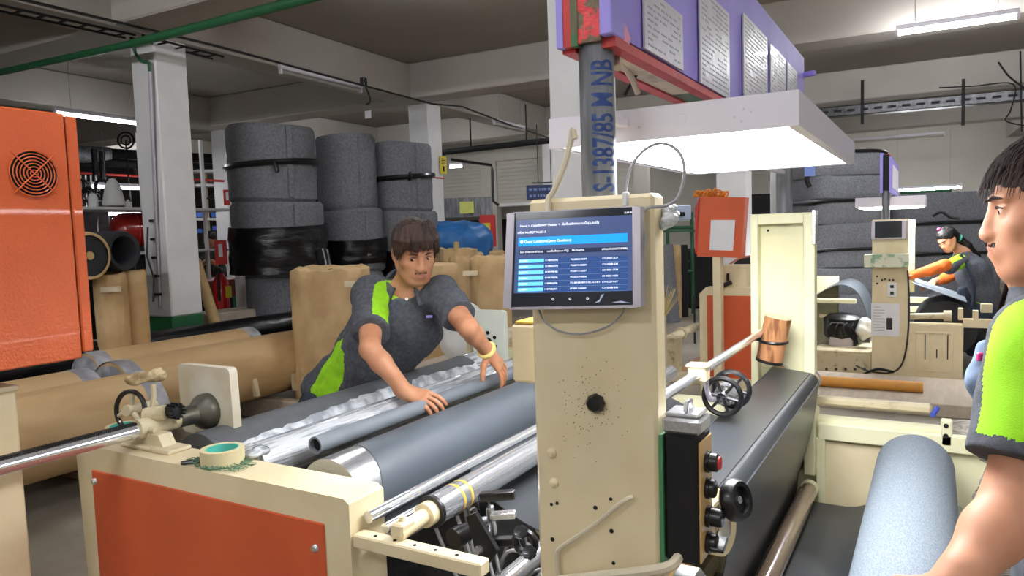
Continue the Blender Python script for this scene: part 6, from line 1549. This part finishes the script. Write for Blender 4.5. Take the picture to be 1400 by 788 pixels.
MB().obox(dep(1340, 488, 1.17), (cr_, cf_, UP), (.005, .004, .007), .002).build('pink_clip', mat('pink_clip', (230, 70, 140), .4), rm_)
s_ = SDF(np.array((tb_.x-.35, tb_.y-.3, 0)), np.array((tb_.x+.35, tb_.y+.3, .90)), .014)
for q in (-1, 1):
    h_ = Vector((tb_.x, tb_.y, .82))+A3[0]*q*.08; s_.chain([h_, Vector((h_.x, h_.y, .46)), Vector((h_.x, h_.y, .07))], [.10, .066, .052], .03); s_.chain([Vector((h_.x, h_.y, .05)), Vector((h_.x, h_.y, .04))+A3[1]*.15], [.045, .04], .02)
s_.ell(Vector((tb_.x, tb_.y, .80)), A3, (.16, .12, .12), .04)
sdf_obj('trousers', s_, M['denim'], rm_, None, 1)

# ---- woman at the far machine
wo = thing('person', Vector((8.75, -.45, 0)), 'woman with a black ponytail and orange sleeves bent over the far machine', 'person')
Dw = 7.4
hc_ = dep(1296, 328, Dw); f_ = unit(-cr_*.85-UP*.50-cf_*.25); u_ = unit(UP*.8-cr_*.45); u_ = unit(u_-f_*f_.dot(u_)); r_ = f_.cross(u_)
W = lambda x, y, d=0: dep(x, y, Dw+d)
a_ = np.array([tuple(q) for q in (W(1235, 300), W(1375, 300), W(1235, 470), W(1375, 470), W(1300, 300, .4), W(1300, 450, -.3))])
lo = a_.min(0)-.12; hi = a_.max(0)+.12
s_ = SDF(lo, hi, .0075); P_w = head_sdf(s_, hc_, r_, f_, u_)
nk = W(1316, 346, .03); s_.cone(P_w(0, -.01, -.05), nk, .045, .05, .03)
s_.chain([nk, W(1332, 375, .05), W(1345, 430, .05)], [.07, .11, .12], .04)
s_.chain([W(1312, 358, -.12), W(1285, 368, -.2), W(1252, 376, -.2)], [.045, .04, .03], .02)
s_.chain([W(1318, 362, .16), W(1300, 378, .2), W(1278, 385, .15)], [.045, .038, .03], .02)
hcn = np.array(hc_); fn = np.array(f_); un = np.array(u_); rn = np.array(r_)
hand_sdf(s_, W(1254, 376, -.2), -cr_-UP*.1, UP, cf_, .4); hand_sdf(s_, W(1277, 385, .15), -cr_-UP*.5, UP, -cf_, .4)
sdf_obj('body', s_, [M['skin2'], M['lip']], wo, skincol, 1)
face_extras(wo, P_w, r_, f_, u_, -u_*.2, False, M['hairb'], True)
s_ = SDF(lo, hi, .0075)
s_.ell(P_w(0, -.018, .045), [r_, f_, u_], (.084, .102, .090), .02); s_.ell(P_w(0, -.05, .0), [r_, f_, u_], (.078, .066, .085), .02)
s_.ell(P_w(0, .116, -.028), [r_, f_, u_], (.10, .085, .080), .02, sub=True)
s_.chain([P_w(0, -.10, .02), W(1322, 336, .02), W(1334, 352, .05), W(1342, 372, .02)], [.035, .042, .045, .018], .02)
s_.wrinkle(.002, 90)
sdf_obj('hair', s_, M['hairb'], wo, None, 1)
MB().ring(W(1311, 326, .0), unit(cr_+UP*-.5), .032, .012, 14, 6).build('hair_tie', M['teal'], wo)
MB().lathe([(0, .02), (.02, .01), (.022, 0), (0, -.01)], P_w(.02, .01, .135), u_, 10).build('pink_hair_clip', mat('pink_clip', (230, 70, 140), .4), wo)
s_ = SDF(lo, hi, .0085)
s_.chain([nk+Vector((0, 0, -.03)), W(1330, 372, .02), W(1342, 405, .02), W(1348, 438, .02)], [.085, .155, .155, .165], .05)
s_.chain([W(1312, 358, -.12), W(1298, 366, -.18)], [.075, .066], .04); s_.chain([W(1318, 362, .16), W(1306, 374, .2)], [.07, .062], .04)
s_.wrinkle(.005, 22, .5)
lw = [(W(1318, 345, -.12), W(1293, 358, -.2), .055), (W(1318, 372, -.16), W(1328, 405, -.16), .10), (W(1330, 405, -.16), W(1336, 420, -.14), .075)]
def shcol3(V):
    m = np.zeros(len(V), int)
    for a, b_, w_ in lw: m |= (segdist(V, a, b_) < w_).astype(int)
    return m
sdf_obj('polo_shirt', s_, [M['pique'], M['lime']], wo, shcol3, 1)
for nm, a, b_, c3 in (('orange_oversleeve', W(1292, 363, -.19), W(1272, 370, -.21), W(1246, 377, -.2)), ('orange_oversleeve', W(1304, 375, .19), W(1292, 381, .2), W(1282, 385, .16))):
    s_ = SDF(lo, hi, .009); s_.chain([a, b_, c3], [.062, .056, .040], .02); s_.wrinkle(.004, 40); sdf_obj(nm, s_, M['orgl'], wo, None, 1)
s_ = SDF(lo-np.array((0, 0, 0)), hi, .0095); s_.chain([W(1316, 398, -.08), W(1322, 425, -.06), W(1330, 450, -.05)], [.05, .09, .11], .04); s_.cone(W(1340, 432, 0), W(1342, 470, 0), .17, .17, .05)
sdf_obj('apron', s_, M['denim'], wo, None, 1)
MB().path(spline([W(1313, 348, -.17), W(1326, 372, -.2), W(1332, 395, -.2), W(1328, 425, -.19)], 5), .018, 6).build('apron_strap', M['denim'], wo)
q = W(1342, 450); s_ = SDF(np.array((q.x-.35, q.y-.35, 0)), np.array((q.x+.35, q.y+.35, q.z+.05)), .016)
for k_ in (-1, 1): s_.chain([Vector((q.x+.1*k_, q.y, q.z-.1)), Vector((q.x+.1*k_, q.y, .45)), Vector((q.x+.1*k_, q.y, .06))], [.12, .08, .06], .03)
s_.ell(q-UP*.08, np.eye(3), (.19, .17, .14), .04)
sdf_obj('trousers', s_, M['blackm'], wo, None, 1)

# ---- seated worker far behind the near column
fw_ = thing('person', Vector((dep(287, 420, 10.6).x, dep(287, 420, 10.6).y, 0)), 'worker in a dark jacket far behind the near column, facing us over the cart', 'person')
Df = 10.4; hc_ = dep(287, 328, Df); f_ = unit(-cf_-UP*.4-cr_*.2); u_ = unit(UP-cf_*.4); u_ = unit(u_-f_*f_.dot(u_)); r_ = f_.cross(u_)
q = dep(287, 375, Df); lo = np.array(q)-.6; hi = np.array(q)+.62
s_ = SDF(lo, hi, .012); P_f = head_sdf(s_, hc_, r_, f_, u_); s_.cone(hc_-UP*.05, hc_-UP*.16+cf_*.03, .05, .06, .02)
s_.cone(dep(276, 362, Df-.25), dep(283, 357, Df-.3), .03, .04, .02); s_.cone(dep(296, 362, Df-.25), dep(290, 358, Df-.3), .03, .035, .02)
sdf_obj('body', s_, M['skin'], fw_, None, 1)
s_ = SDF(lo, hi, .013); s_.ell(P_f(0, -.02, .05), [r_, f_, u_], (.088, .10, .09), .02).ell(P_f(0, .105, -.04), [r_, f_, u_], (.10, .085, .08), .02, sub=True)
sdf_obj('hair', s_, M['hairb'], fw_, None, 1)
s_ = SDF(lo, hi, .014); s_.chain([hc_-UP*.17+cf_*.03, dep(287, 362, Df+.05), dep(287, 400, Df+.1)], [.10, .17, .18], .05)
for sg in (-1, 1): s_.chain([dep(287+13*sg, 350, Df), dep(287+17*sg, 374, Df-.05), dep(287+9*sg, 368, Df-.22)], [.075, .06, .045], .03)
s_.wrinkle(.005, 24)
sdf_obj('jacket', s_, mat('dark_jacket', (52, 54, 50), .85), fw_, None, 1)
q = dep(287, 400, Df+.1); s_ = SDF(np.array((q.x-.35, q.y-.35, 0)), np.array((q.x+.35, q.y+.35, q.z+.1)), .02)
for k_ in (-1, 1): s_.chain([Vector((q.x+.1*k_, q.y, q.z)), Vector((q.x+.1*k_, q.y, .06))], [.12, .06], .03)
sdf_obj('trousers', s_, M['denim'], fw_, None, 1)
